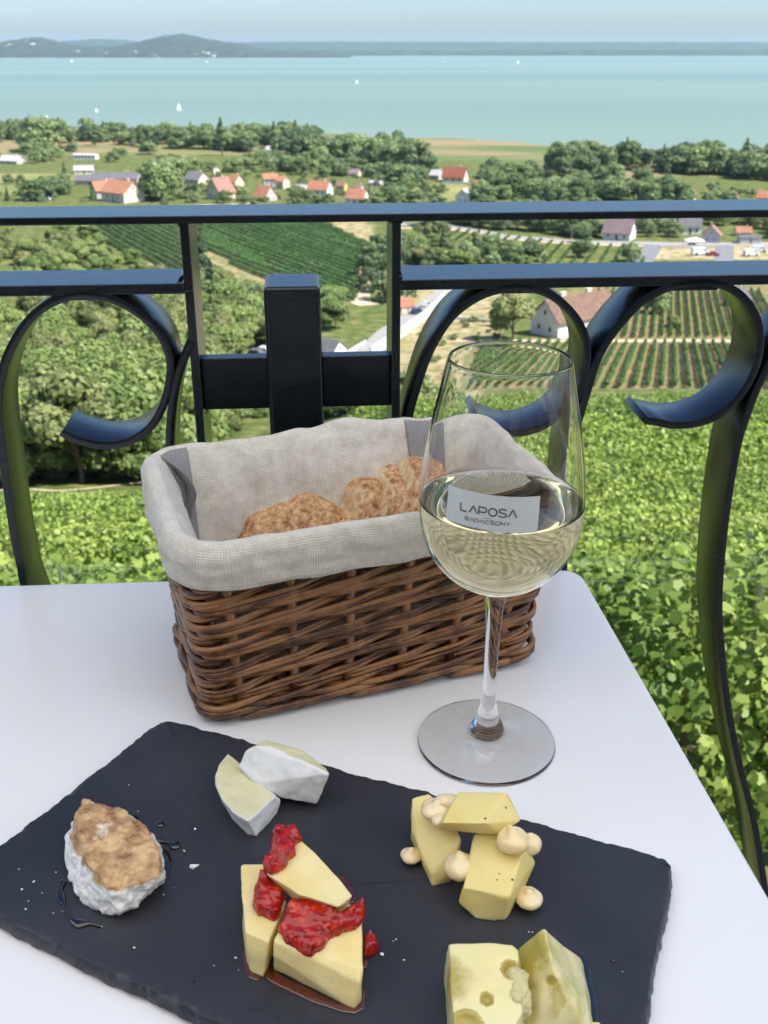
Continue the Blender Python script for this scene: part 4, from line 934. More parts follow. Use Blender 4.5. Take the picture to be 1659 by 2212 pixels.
def corner(P, a, b, r=0.018, k=8):
    p0, p2 = P + a * r, P + b * r
    return [((1 - t) ** 2 * p0 + 2 * t * (1 - t) * P + t * t * p2) for t in [i / k for i in range(k + 1)]]
C1 = C0 + er * 0.72; C2 = C0 + eb * 0.72; C3 = C2 + er * 0.72
poly = corner(C0, eb, er) + corner(C1, -er, eb) + corner(C3, -eb, -er) + corner(C2, er, -eb)
bm = bmesh.new(); vs_ = [bm.verts.new((q.x, q.y, TZ)) for q in poly]; f = bm.faces.new(vs_)
f.normal_update()
if f.normal.z < 0: f.normal_flip()
ex = bmesh.ops.extrude_face_region(bm, geom=[f]); bmesh.ops.translate(bm, verts=[v for v in ex['geom'] if isinstance(v, bmesh.types.BMVert)], vec=(0, 0, -0.022))
bmesh.ops.recalc_face_normals(bm, faces=bm.faces)
me = bpy.data.meshes.new('tabletop'); bm.to_mesh(me); bm.free(); o = link('tabletop', me, m)
modify(o, [('BEVEL', dict(width=0.0032, segments=4, limit_method='ANGLE', angle_limit=math.radians(50)))]); child(o, tab)
o.data.polygons.foreach_set('use_smooth', [True] * len(o.data.polygons))
try: o.data.set_sharp_from_angle(angle=math.radians(40))
except Exception: pass
b = MB(); b.tube([(-0.17, .28, TZ - .024), (-0.17, .28, .03)], .03, 20); child(b.build('column', IRON, None, True), tab)
b = MB(); b.lathe([(0, .03), (.05, .03), (.2, .012), (.21, 0.001), (0, 0.001)], 40, (-0.17, .28, 0)); child(b.build('base', IRON, None, True), tab)

# ================================================================== BASKET, LINER, BREAD
BA = math.radians(19.3); E1 = Vector((math.cos(BA), math.sin(BA), 0)); E2 = Vector((-math.sin(BA), math.cos(BA), 0)); EZ = Vector((0, 0, 1))
BC = Vector((-0.0200, 0.5495, 0))
def BP(a, b, z): q = BC + E1 * a + E2 * b; return Vector((q.x, q.y, TZ + z))
def rrect(hl, hd, r, n=240):      # points round a rounded rectangle, evenly spaced, with outward normals; starts at front-left going right
    segs = []; pts = []
    def line(p, q, nn):
        L = (Vector(q) - Vector(p)).length; segs.append(('l', p, q, nn, L))
    def arc(c, a0): segs.append(('a', c, a0, None, r * math.pi / 2))
    line((-hl + r, -hd), (hl - r, -hd), (0, -1)); arc((hl - r, -hd + r), -math.pi / 2)
    line((hl, -hd + r), (hl, hd - r), (1, 0)); arc((hl - r, hd - r), 0)
    line((hl - r, hd), (-hl + r, hd), (0, 1)); arc((-hl + r, hd - r), math.pi / 2)
    line((-hl, hd - r), (-hl, -hd + r), (-1, 0)); arc((-hl + r, -hd + r), math.pi)
    T = sum(q[4] for q in segs); out = []
    for i in range(n):
        d = T * i / n
        for q in segs:
            if d <= q[4] + 1e-12: break
            d -= q[4]
        if q[0] == 'l':
            t = d / q[4] if q[4] else 0; out.append((q[1][0] + (q[2][0] - q[1][0]) * t, q[1][1] + (q[2][1] - q[1][1]) * t, q[3][0], q[3][1]))
        else:
            a = q[2] + d / r; out.append((q[1][0] + r * math.cos(a), q[1][1] + r * math.sin(a), math.cos(a), math.sin(a)))
    return out, T
basket = empty('bread_basket', (BC.x, BC.y, TZ)); tag(basket, 'dark brown woven wicker basket lined with beige linen, holding bread, on the table', 'basket')
m, n, l, p = NT('willow')
g = n.new('ShaderNodeNewGeometry'); t = noise_node(n, l, 260, 4, 0.6); tb = noise_node(n, l, 45, 4, 0.6)
a = n.new('ShaderNodeMath'); a.operation = 'MULTIPLY_ADD'; a.inputs[1].default_value = 0.35; l.new(g.outputs['Random Per Island'], a.inputs[0]); l.new(tb.outputs[0], a.inputs[2])
a2 = n.new('ShaderNodeMath'); a2.operation = 'MULTIPLY_ADD'; a2.inputs[1].default_value = 0.35; l.new(t.outputs[0], a2.inputs[0]); l.new(a.outputs[0], a2.inputs[2])
r = ramp(n, [(0.48, (0.020, 0.008, 0.004)), (0.72, (0.105, 0.040, 0.014)), (0.98, (0.33, 0.155, 0.055))]); l.new(a2.outputs[0], r.inputs[0]); l.new(r.outputs[0], p.inputs['Base Color'])
p.inputs['Roughness'].default_value = 0.38; p.inputs['Coat Weight'].default_value = 0.15; p.inputs['Coat Roughness'].default_value = 0.3
bp = n.new('ShaderNodeBump'); bp.inputs['Strength'].default_value = 0.5; bp.inputs['Distance'].default_value = 0.0006; l.new(t.outputs[0], bp.inputs['Height']); l.new(bp.outputs[0], p.inputs['Normal'])
WIL = m
def bdim(z):                     # half length, half depth of the wicker at height z
    t = z / 0.118; return 0.0985 + 0.0075 * t, 0.0475 + 0.0095 * t
_un, _ = rrect(1, 1, 0.1, 8)
def wick(s, z, off):             # s in 0..1 round the basket
    hl, hd = bdim(z); P, T = RC[int(z * 1000) if z > 0 else 0]
    i = (s % 1.0) * len(P); k = int(i) % len(P); f = i - int(i); a, b = P[k], P[(k + 1) % len(P)]
    x = a[0] + (b[0] - a[0]) * f; y = a[1] + (b[1] - a[1]) * f; nx, ny = a[2], a[3]
    return BP(x + nx * off, y + ny * off, z)
RC = {k: rrect(*bdim(k / 1000), 0.010, 400) for k in range(0, 140)}
PER = RC[60][1]; NST = 18
rng = random.Random(4)
# stakes: one at each front corner and every 3.3 cm
b = MB()
for i in range(NST):
    s = (i + 0.25) / NST
    child_ = MB(); child_.tube([wick(s, z, 0.0) for z in (0.004, 0.03, 0.06, 0.09, 0.108)], 0.0030, 8); child(child_.build('stake', WIL, None, True), basket)
wv = MB()
rowh = 0.0049; amp = 0.0028
def weaver(k0, z0, z1, rad, phase, par, slope=rowh, length=None, dz=0.0, taper=True):
    # starts at stake k0 at height z0, climbs one row per stake, in front of every second stake
    steps = length or 17; pts = []; rr = []
    n_ = steps * 8
    for q in range(n_ + 1):
        u = k0 + q / 8.0; z = z0 + slope * (q / 8.0) + dz
        if z > 0.107 or z < 0.005: 
            if z > 0.107: break
            continue
        s = (u + 0.25) / NST
        w = math.cos(2 * math.pi * (u - k0 - 0.5) / 3.0); w = max(-1, min(1, 1.5 * w + 0.55))
        jit = 0.0007 * noise.noise((u * 1.3, k0 * 2.1, z0 * 50 + phase))
        pts.append(wick(s, z + jit * 1.5, amp * w + jit)); 
        e = min(1, (q + 2) / 10, (n_ - q + 2) / 10); rr.append(rad * (0.55 + 0.45 * e) * (1 + 0.12 * noise.noise((u, phase, 3))))
    if len(pts) > 4: wv.tube(pts, rr, 7, flat=0.9)
for k in range(NST):
    z0 = 0.017
    for j, (dz, rad) in enumerate(((0.0, 0.00158), (0.0024, 0.00145))):
        weaver(k, z0, 0.117, rad * rng.uniform(0.88, 1.12), k * 7 + j, k % 2 * 0 , length=20, dz=dz + rng.uniform(-.0005, .0005))
# three-rod wale at the foot and top
for j in range(3):
    for zz in (0.0125, 0.1035):
        pts = [wick(i / 300, zz + 0.0022 * math.sin(2 * math.pi * (i / 300 * NST / 3 + j / 3)), 0.0042 * math.cos(2 * math.pi * (i / 300 * NST / 3 + j / 3)) + .001) for i in range(301)]
        wv.tube(pts, 0.0019, 7, cap=False)
child(wv.build('weave', WIL, None, True), basket)
fb = MB()
for k in range(NST):              # scalloped foot border
    s0 = (k + 0.25) / NST
    pts = [wick(s0 + (i / 14) * 1.75 / NST, 0.0036 + 0.0052 * math.sin(math.pi * i / 14) * (0.5 + 0.5 * (k % 2)), 0.002 + 0.0035 * math.sin(math.pi * i / 14 + 0.4)) for i in range(15)]
    fb.tube(pts, [0.0023] * 15, 7)
child(fb.build('foot_border', WIL, None, True), basket)
b = MB()
for i in range(26):
    q = -0.088 + i * 0.00704; b.tube([BP(q, -0.044, .008 + .001 * (i % 2)), BP(q, 0.044, .008 + .001 * (i % 2))], .003, 6)
child(b.build('base', WIL, None, True), basket)
# linen
m, n, l, p = NT('linen')
uv = n.new('ShaderNodeUVMap'); uv.uv_map = 'UVMap'
def wave(dirn, sc):
    w = n.new('ShaderNodeTexWave'); w.bands_direction = dirn; w.inputs['Scale'].default_value = sc; w.inputs['Distortion'].default_value = 1.2; w.inputs['Detail'].default_value = 2; w.inputs['Detail Scale'].default_value = 0.6; l.new(uv.outputs[0], w.inputs[0]); return w
w1 = wave('X', 250); w2 = wave('Y', 250)
mu = n.new('ShaderNodeMath'); mu.operation = 'MULTIPLY'; l.new(w1.outputs[1], mu.inputs[0]); l.new(w2.outputs[1], mu.inputs[1])
nb = noise_node(n, l, 900, 3, 0.6); nb2 = noise_node(n, l, 160, 5, 0.65)
a = n.new('ShaderNodeMath'); a.operation = 'MULTIPLY_ADD'; a.inputs[1].default_value = 0.36; l.new(mu.outputs[0], a.inputs[0]); l.new(nb2.outputs[0], a.inputs[2])
r = ramp(n, [(0.30, (0.54, 0.49, 0.41)), (0.62, (0.70, 0.645, 0.56)), (0.95, (0.82, 0.78, 0.70))]); l.new(a.outputs[0], r.inputs[0]); l.new(r.outputs[0], p.inputs['Base Color'])
p.inputs['Roughness'].default_value = 0.95; p.inputs['Specular IOR Level'].default_value = 0.15; p.inputs['Sheen Weight'].default_value = 0.25
ad = n.new('ShaderNodeMath'); ad.operation = 'ADD'; l.new(mu.outputs[0], ad.inputs[0]); l.new(nb.outputs[0], ad.inputs[1])
bp = n.new('ShaderNodeBump'); bp.inputs['Strength'].default_value = 0.7; bp.inputs['Distance'].default_value = 0.0005; l.new(ad.outputs[0], bp.inputs['Height']); l.new(bp.outputs[0], p.inputs['Normal'])
LIN = m
m, n, l, p = NT('grey_twill'); uv = n.new('ShaderNodeUVMap'); uv.uv_map = 'UVMap'
mp = n.new('ShaderNodeMapping'); mp.inputs['Rotation'].default_value = (0, 0, 0.8); l.new(uv.outputs[0], mp.inputs[0])
w = n.new('ShaderNodeTexWave'); w.inputs['Scale'].default_value = 200; l.new(mp.outputs[0], w.inputs[0])
r = ramp(n, [(0.2, (0.21, 0.20, 0.205)), (0.8, (0.33, 0.315, 0.315))]); l.new(w.outputs[1], r.inputs[0]); l.new(r.outputs[0], p.inputs['Base Color']); p.inputs['Roughness'].default_value = 0.8
bp = n.new('ShaderNodeBump'); bp.inputs['Strength'].default_value = 0.5; bp.inputs['Distance'].default_value = 0.0004; l.new(w.outputs[1], bp.inputs['Height']); l.new(bp.outputs[0], p.inputs['Normal'])
TWILL = m
LN = 360
rim_pts, rim_T = rrect(0.1085, 0.0615, 0.024, LN)
# profile: (outward offset, height above table), outer hem -> fold -> inside -> floor
PROF = [(0.0036, 0.0935), (0.0046, 0.0942), (0.0053, 0.0985), (0.0057, 0.1045), (0.0062, 0.1095), (0.0064, 0.115), (0.0058, 0.1205), (0.0038, 0.1248), (0.0006, 0.1266), (-0.0030, 0.1252), (-0.0062, 0.1210), (-0.0094, 0.1145), (-0.0125, 0.107), (-0.0145, 0.097), (-0.0165, 0.085), (-0.0185, 0.072), (-0.0205, 0.058), (-0.0225, 0.045), (-0.025, 0.034), (-0.031, 0.026), (-0.045, 0.023)]
def prof_at(v):                   # v in 0..len-1
    i = min(int(v), len(PROF) - 2); f = v - i; a, b = PROF[i], PROF[i + 1]; return a[0] + (b[0] - a[0]) * f, a[1] + (b[1] - a[1]) * f
def liner_pt(u, v, extra=0.0):    # u 0..1 round
    i = (u % 1.0) * LN; k = int(i) % LN; f = i - int(i); a, b = rim_pts[k], rim_pts[(k + 1) % LN]
    x = a[0] + (b[0] - a[0]) * f; y = a[1] + (b[1] - a[1]) * f; nx = a[2] + (b[2] - a[2]) * f; ny = a[3] + (b[3] - a[3]) * f
    o, z = prof_at(v)
    inside = min(1, max(0, (v - 9) / 4)); outside = min(1, max(0, (7 - v) / 4))
    th = u * 2 * math.pi
    q = Vector((math.cos(th) * 2.2, math.sin(th) * 2.2, v * 0.16))
    w = noise.noise(q * 1.0 + Vector((3, 1, 0))) * 0.0038 * inside + noise.noise(q * 2.3 + Vector((0, 7, 2))) * 0.0034 * inside + noise.noise(q * 4.2) * 0.0011
    w += 0.0017 * outside * noise.noise(Vector((math.cos(th) * 5, math.sin(th) * 5, v * .12)))
    z += 0.0022 * noise.noise(Vector((math.cos(th) * 2.6, math.sin(th) * 2.6, 9))) + 0.0009 * noise.noise(Vector((math.cos(th) * 9, math.sin(th) * 9, v * .2)))
    if y > 0.03 and abs(x - 0.018) < .05: z += 0.0050 * math.exp(-((x - 0.018) / 0.016) ** 2) * min(1, max(0, (13 - v) / 6))   # crest in the back rim
    z -= 0.0072 * min(1, max(0, (0.035 - y) / 0.09)) * min(1, max(0, (z - 0.094) / 0.024))
    e = 0.25 * inside * max(0, abs(nx * ny)) * 4 * 0.006
    return BP(x + nx * (o + w + extra - e), y + ny * (o + w + extra - e), z)
def liner_patch(name, u0, u1, v0, v1, nu, nv, m, extra=0.0, closed=False, thick=0.0011, par=basket):
    V = []; UV = []; vl = [0.0]
    for j in range(nv + 1):
        v = v0 + (v1 - v0) * j / nv
        if j: 
            a, c = prof_at(v), prof_at(v - (v1 - v0) / nv); vl.append(vl[-1] + math.hypot(a[0] - c[0], a[1] - c[1]))
        for i in range(nu + (0 if closed else 1)):
            u = u0 + (u1 - u0) * i / nu; V.append(liner_pt(u, v, extra * (1 if v < 8.5 else -1)))
    w_ = nu if closed else nu + 1; Fc = []; uvs = []
    for j in range(nv):
        for i in range(nu):
            i2 = (i + 1) % w_ if closed else i + 1
            Fc.append((j * w_ + i, j * w_ + i2, (j + 1) * w_ + i2, (j + 1) * w_ + i))
            for ii, jj in ((i, j), (i + 1, j), (i + 1, j + 1), (i, j + 1)): uvs.append(((u0 + (u1 - u0) * ii / nu) * rim_T, vl[jj]))
    me = bpy.data.meshes.new(name); me.from_pydata(V, [], Fc); ul = me.uv_layers.new(name='UVMap')
    ul.data.foreach_set('uv', np.array(uvs, dtype=np.float32).ravel())
    o = link(name, me, m, None, True)
    modify(o, [('SOLIDIFY', dict(thickness=thick, offset=0))]); o.data.polygons.foreach_set('use_smooth', [True] * len(o.data.polygons))
    child(o, par); return o
liner = liner_patch('linen_liner', 0, 1, 0, len(PROF) - 1, 360, 60, LIN, closed=True)
b = MB(); b.box(BP(0, 0, .0225), (.072, .026, .0008), (E1, E2, EZ)); child(b.build('liner_floor', LIN), basket)
seam = MB(); 
st = [liner_pt(i / 720, 1.9, 0.0009) for i in range(721)]
for i in range(0, 720, 3): seam.tube([st[i], st[i + 1], st[min(i + 2, 720)]], 0.00022, 4)
seamm = mat('thread', (0.7, 0.66, 0.6), rough=0.8)
child(seam.build('seam', seamm), liner)
# grey ribbons: back-left corner and back wall at right
def usearch(px, py, v):
    best = None
    for i in range(720):
        q = liner_pt(i / 720, v); d_ = q - CAM; t = d_.dot(Vector((0, CP, -SP))); sx = 829.5 + F * d_.x / t; sy = 1106 - F * d_.dot(Vector((0, SP, CP))) / t
        e = (sx - px) ** 2 + (sy - py) ** 2
        if best is None or e < best[0]: best = (e, i / 720, sx, sy)
    return best
bl = usearch(395, 975, 9.5); br = usearch(905, 905, 9.0); print('ribbon', bl, br)
liner_patch('grey_ribbon', bl[1] - 0.004, bl[1] + 0.032, 8.6, 15.6, 14, 24, TWILL, extra=0.0014)
liner_patch('grey_ribbon', br[1] - 0.016, br[1] + 0.016, 7.4, 15.6, 14, 24, TWILL, extra=0.0014)
# ribbon loop standing off the cloth at back left
q0 = liner_pt(bl[1] + 0.032, 9.2, .002); V = []; 
loop = MB(); lp = []
for i in range(13):
    t = i / 12; lp.append(liner_pt(bl[1] + 0.034 + 0.02 * math.sin(t * math.pi) * .3, 9.0 + 5.0 * t, 0.0) + (BP(0, 0, 0.1) - liner_pt(bl[1] + 0.03, 11)).normalized() * (0.002 + 0.008 * math.sin(t * math.pi)))
tdir = E2 * 0.6 + E1 * -0.4
for i, q in enumerate(lp): V += [q, q + tdir * 0.011]
me = bpy.data.meshes.new('ribbon_loop'); me.from_pydata(V, [], [(2 * i, 2 * i + 1, 2 * i + 3, 2 * i + 2) for i in range(12)]); ul = me.uv_layers.new(name='UVMap')
o = link('ribbon_loop', me, TWILL, None, True); modify(o, [('SOLIDIFY', dict(thickness=0.0012))]); child(o, basket)

# ---- generic food shapers
def displace(me, amp, freq, seed=0, octaves=2, keep=None):
    me.update(); co = np.empty(len(me.vertices) * 3, np.float32); me.vertices.foreach_get('co', co); co = co.reshape(-1, 3)
    no = np.array([v.normal[:] for v in me.vertices])
    for i in range(len(co)):
        v = Vector(co[i]) * freq; a = 0; g = 1
        for o_ in range(octaves): a += g * noise.noise(v + Vector((seed, seed * 2, o_ * 5))); v *= 2.1; g *= 0.5
        co[i] += no[i] * (a * amp)
    me.vertices.foreach_set('co', co.ravel()); me.update()
def hull(name, pts, m, bevel=0.0012, voxel=0.0010, amp=0.0003, freq=120, seed=0, par=None, mask=None, octaves=2, smooth_it=1, rot=None):
    bm = bmesh.new()
    for q in pts: bm.verts.new(q)
    r_ = bmesh.ops.convex_hull(bm, input=bm.verts)
    bmesh.ops.delete(bm, geom=[v for v in bm.verts if not v.link_faces], context='VERTS')
    bmesh.ops.dissolve_limit(bm, angle_limit=math.radians(4), verts=bm.verts, edges=bm.edges)
    bmesh.ops.recalc_face_normals(bm, faces=bm.faces)
    me = bpy.data.meshes.new(name); bm.to_mesh(me); bm.free(); o = link(name, me, None)
    modify(o, [('BEVEL', dict(width=bevel, segments=2, limit_method='NONE')), ('REMESH', dict(mode='VOXEL', voxel_size=voxel)), ('SMOOTH', dict(factor=0.5, iterations=smooth_it))])
    displace(o.data, amp, freq, seed, octaves)
    finish(o, m, mask, par); return o
def finish(o, m, mask=None, par=None):
    me = o.data; me.materials.clear(); me.materials.append(m)
    if mask:
        at = me.attributes.new('mask', 'FLOAT', 'POINT'); at.data.foreach_set('value', np.array([mask(v.co, v.normal) for v in me.vertices], dtype=np.float32))
    me.polygons.foreach_set('use_smooth', [True] * len(me.polygons))
    if par is not None: child(o, par)
def lump(name, blobs, m, voxel=0.0011, amp=0.0005, freq=200, seed=0, par=None, octaves=2, sm=3, mask=None):
    bm = bmesh.new()
    for c, r_ in blobs:
        rr = r_ if hasattr(r_, '__len__') else (r_, r_, r_)
        bmesh.ops.create_icosphere(bm, subdivisions=3, radius=1.0, matrix=Matrix.Translation(Vector(c)) @ Matrix.Diagonal((rr[0], rr[1], rr[2], 1)))
    me = bpy.data.meshes.new(name); bm.to_mesh(me); bm.free(); o = link(name, me, None)
    modify(o, [('REMESH', dict(mode='VOXEL', voxel_size=voxel)), ('SMOOTH', dict(factor=0.5, iterations=sm))])
    if amp: displace(o.data, amp, freq, seed, octaves)
    finish(o, m, mask, par); return o
def maskmat(name, cA, cB, nscale=300, nw=0.5, soft=0.12, cA2=None, cB2=None, rough=0.55, sss=0.25, bump=0.3, bscale=500, bdist=0.0004, specks=None, spsc=260, spth=0.12, roughB=None, coat=0):
    m, n, l, p = NT(name); t = noise_node(n, l, nscale, 5, 0.65)
    def col(c, c2):
        if c2 is None: x = n.new('ShaderNodeRGB'); x.outputs[0].default_value = tuple(c) + (1,); return x.outputs[0]
        tt = noise_node(n, l, nscale * 0.6, 5, 0.65); r = ramp(n, [(0.35, c), (0.65, c2)]); l.new(tt.outputs[0], r.inputs[0]); return r.outputs[0]
    A, B_ = col(cA, cA2), col(cB, cB2)
    at = n.new('ShaderNodeAttribute'); at.attribute_name = 'mask'
    s = n.new('ShaderNodeMath'); s.operation = 'SUBTRACT'; l.new(t.outputs[0], s.inputs[0]); s.inputs[1].default_value = 0.5
    a = n.new('ShaderNodeMath'); a.operation = 'MULTIPLY_ADD'; l.new(s.outputs[0], a.inputs[0]); a.inputs[1].default_value = nw; l.new(at.outputs['Fac'], a.inputs[2])
    mr = n.new('ShaderNodeMapRange'); mr.inputs['From Min'].default_value = 0.5 - soft; mr.inputs['From Max'].default_value = 0.5 + soft; l.new(a.outputs[0], mr.inputs[0])
    x = n.new('ShaderNodeMix'); x.data_type = 'RGBA'; l.new(mr.outputs[0], x.inputs[0]); l.new(A, x.inputs[6]); l.new(B_, x.inputs[7]); out = x.outputs[2]
    if specks:
        tc = n.new('ShaderNodeTexCoord'); vo = n.new('ShaderNodeTexVoronoi'); vo.inputs['Scale'].default_value = spsc; l.new(tc.outputs['Object'], vo.inputs[0])
        nn_ = noise_node(n, l, spsc * 0.35, 2); 
        th = n.new('ShaderNodeMapRange'); th.inputs['From Min'].default_value = spth; th.inputs['From Max'].default_value = spth + .04; th.inputs['To Min'].default_value = 1; th.inputs['To Max'].default_value = 0; l.new(vo.outputs['Distance'], th.inputs[0])
        gt = n.new('ShaderNodeMath'); gt.operation = 'GREATER_THAN'; gt.inputs[1].default_value = 0.56; l.new(nn_.outputs[0], gt.inputs[0])
        mm = n.new('ShaderNodeMath'); mm.operation = 'MULTIPLY'; l.new(th.outputs[0], mm.inputs[0]); l.new(gt.outputs[0], mm.inputs[1])
        y = n.new('ShaderNodeMix'); y.data_type = 'RGBA'; l.new(mm.outputs[0], y.inputs[0]); l.new(out, y.inputs[6]); y.inputs[7].default_value = tuple(specks) + (1,); out = y.outputs[2]
    l.new(out, p.inputs['Base Color']); p.inputs['Roughness'].default_value = rough; p.inputs['Coat Weight'].default_value = coat
    if sss: p.inputs['Subsurface Weight'].default_value = sss; p.inputs['Subsurface Radius'].default_value = (1, .7, .4); p.inputs['Subsurface Scale'].default_value = 0.004
    if bump:
        t2 = noise_node(n, l, bscale, 4, 0.6); bp = n.new('ShaderNodeBump'); bp.inputs['Strength'].default_value = bump; bp.inputs['Distance'].default_value = bdist; l.new(t2.outputs[0], bp.inputs['Height']); l.new(bp.outputs[0], p.inputs['Normal'])
    return m
sstep = lambda a, b, x: (lambda t: t * t * (3 - 2 * t))(min(1, max(0, (x - a) / (b - a))))

# bread
CRUST = maskmat('bread_crust', (0.56, 0.36, 0.15), (0.25, 0.085, 0.025), 420, 0.4, 0.25, cA2=(0.76, 0.62, 0.38), cB2=(0.66, 0.42, 0.22), rough=0.8, sss=0.05, bump=0.7, bscale=420, bdist=0.0008)
def slice_(px, py, ztop, ha, hb, hz, lean, yaw, seed, label):
    tp = PH(px, py, TZ + ztop); root = empty('bread_slice', (tp.x, tp.y, tp.z - hz)); ang = BA + math.radians(yaw)
    bm = bmesh.new(); bmesh.ops.create_icosphere(bm, subdivisions=5, radius=1.0)
    M = Matrix.Rotation(ang, 4, 'Z') @ Matrix.Rotation(math.radians(lean), 4, 'Y')
    for v in bm.verts:
        c = v.co; e = 0.62
        x = math.copysign(abs(c.x) ** 0.55, c.x) ; y = math.copysign(abs(c.y) ** 0.9, c.y); z = math.copysign(abs(c.z) ** 0.85, c.z)
        q = Vector((x * ha * (0.82 + 0.18 * (1 - abs(z))), y * hb, z * hz)); v.co = (M @ q)
    me = bpy.data.meshes.new('loaf'); bm.to_mesh(me); bm.free()
    displace(me, 0.0030, 48, seed, 3); displace(me, 0.0012, 170, seed + 5, 3)
    o = link('crust', me, None); o.parent = root
    ax = M @ Vector((-1, 0, 0)); zt = M @ Vector((0, 0, 1))
    finish(o, CRUST, lambda co, no: 1.0 - 0.75 * sstep(0.6, 0.9, no.dot(ax)) - 0.2 * sstep(0.3, -.4, co.z / hz) + 0.45 * (noise.noise(co * 50)))
    tag(root, label, 'bread slice', 'bread slices in the basket')
slice_(597, 1090, 0.086, 0.026, 0.020, 0.024, -18, 18, 1, 'small floury bread piece at the front left of the basket')
slice_(672, 1068, 0.090, 0.026, 0.026, 0.034, -14, 10, 2, 'golden torn bread piece just behind the small front one')
slice_(765, 1032, 0.099, 0.017, 0.029, 0.040, 14, 4, 3, 'crusty bread slice with a pale torn left side, in the middle of the row')
slice_(826, 1016, 0.104, 0.017, 0.030, 0.042, 16, 2, 4, 'reddish-brown bread slice right of the torn middle one')
slice_(884, 998, 0.110, 0.021, 0.030, 0.044, 14, 0, 5, 'highest bread slice, last before the wine glass')
if False: slice_(935, 1004, 0.108, 0.018, 0.030, 0.044, 12, 0, 6, 'bread slice seen mostly through the side of the wine glass')
slice_(768, 1122, 0.082, 0.012, 0.010, 0.010, 30, -10, 7, 'little torn cream crumb piece lying against the front linen')

# ================================================================== WINE GLASS
def glassmat(name, col, ior, rough=0.0):
    m, n, l, p = NT(name); p.inputs['Base Color'].default_value = tuple(col) + (1,); p.inputs['Transmission Weight'].default_value = 1; p.inputs['Roughness'].default_value = rough; p.inputs['IOR'].default_value = ior; return m
GM = glassmat('clear_glass', (1, 1, 1), 1.34)
gc = PH(1047.5, 1603, TZ); GC = Vector((gc.x + 0.0006, gc.y, TZ + 0.0003))
GR = empty('wine_glass', GC); GR.rotation_euler = (0, math.radians(0.55), 0)
tag(GR, 'stemmed glass half full of pale white wine, standing at the right of the basket', 'wine glass')
OUT = [(0.0285, 0.2163), (0.0297, 0.2120), (0.0322, 0.1995), (0.0347, 0.188), (0.0369, 0.1764), (0.0388, 0.1645), (0.0401, 0.1530), (0.0406, 0.1455), (0.0405, 0.140), (0.0400, 0.1345), (0.0386, 0.1275), (0.0361, 0.1205), (0.0325, 0.1140), (0.0275, 0.1078), (0.0215, 0.1028), (0.0150, 0.0990), (0.0100, 0.0967), (0.0070, 0.0940), (0.0055, 0.0895), (0.0045, 0.0820), (0.0039, 0.070), (0.0036, 0.055), (0.0036, 0.040), (0.0040, 0.030), (0.0048, 0.0235), (0.0062, 0.0175), (0.0083, 0.0125), (0.0112, 0.0092), (0.0155, 0.0068), (0.022, 0.0048), (0.030, 0.0033), (0.0362, 0.0023), (0.0372, 0.0018), (0.0375, 0.0011), (0.0371, 0.0004), (0.036, 0.0002), (0.018, 0.0008), (0, 0.0012)]
op = [tuple(q[:2]) for q in smooth_path([(a, c, 0) for a, c in OUT], 4)]
op = [(max(0, a), c) for a, c in op]; op[-1] = (0, 0.0012)
def out_r(z): 
    zz = [c for _, c in OUT[:17]][::-1]; rr = [a for a, _ in OUT[:17]][::-1]; return float(np.interp(z, zz, rr))
IN = [(0, 0.1012), (0.006, 0.1014), (0.0125, 0.1026), (0.0195, 0.1055), (0.0255, 0.1093)] + [(out_r(z) - th, z) for z, th in ((0.1148, .0012), (0.121, .0011), (0.1278, .001), (0.1345, .0009), (0.140, .0009), (0.1455, .0008), (0.153, .0008), (0.1645, .0008), (0.1764, .0008), (0.188, .0008), (0.1995, .0008), (0.212, .0008), (0.2158, .0008))]
ip = [tuple(q[:2]) for q in smooth_path([(a, c, 0) for a, c in IN], 4)]; ip[0] = (0, ip[0][1]); ip = [(max(0, a), c) for a, c in ip]
rim = [(0.02795, 0.2166), (0.02825, 0.21675)]
LV = 0.1447
rl = float(np.interp(LV, [c for _, c in IN], [a for a, _ in IN]))
surf = [(0, LV), (rl * .5, LV), (rl - .003, LV), (rl - .0012, LV + .00006), (rl - .0003, LV + .0004), (rl - .00005, LV + .0008)]
b = MB(); b.lathe(surf + [q for q in ip if q[1] > LV + .0012] + rim + op, 128)
def fixn(me):
    bm = bmesh.new(); bm.from_mesh(me); bmesh.ops.recalc_face_normals(bm, faces=bm.faces); bm.to_mesh(me); bm.free(); me.polygons.foreach_set('use_smooth', [True] * len(me.polygons))
me = b.mesh('glass'); me.materials.append(GM); fixn(me); o = bpy.data.objects.new('glass', me); COL.objects.link(o); o.parent = GR
wp = [(a, c) for a, c in ip if c < LV - .001]; wp[0] = (0, wp[0][1]); wp += [(rl, LV - .0002), (0, LV - .0002)]
b = MB(); b.lathe(wp, 128); me = b.mesh('wine'); fixn(me)
wm_ = bpy.data.materials.new('white_wine'); wm_.use_nodes = True; n = wm_.node_tree.nodes; l = wm_.node_tree.links; n.remove(n['Principled BSDF'])
tb_ = n.new('ShaderNodeBsdfTransparent'); va_ = n.new('ShaderNodeVolumeAbsorption'); va_.inputs['Color'].default_value = (0.965, 0.90, 0.30, 1); va_.inputs['Density'].default_value = 9.0
l.new(tb_.outputs[0], n['Material Output'].inputs['Surface']); l.new(va_.outputs[0], n['Material Output'].inputs['Volume']); me.materials.append(wm_)
wine = bpy.data.objects.new('wine', me); COL.objects.link(wine); wine.parent = GR
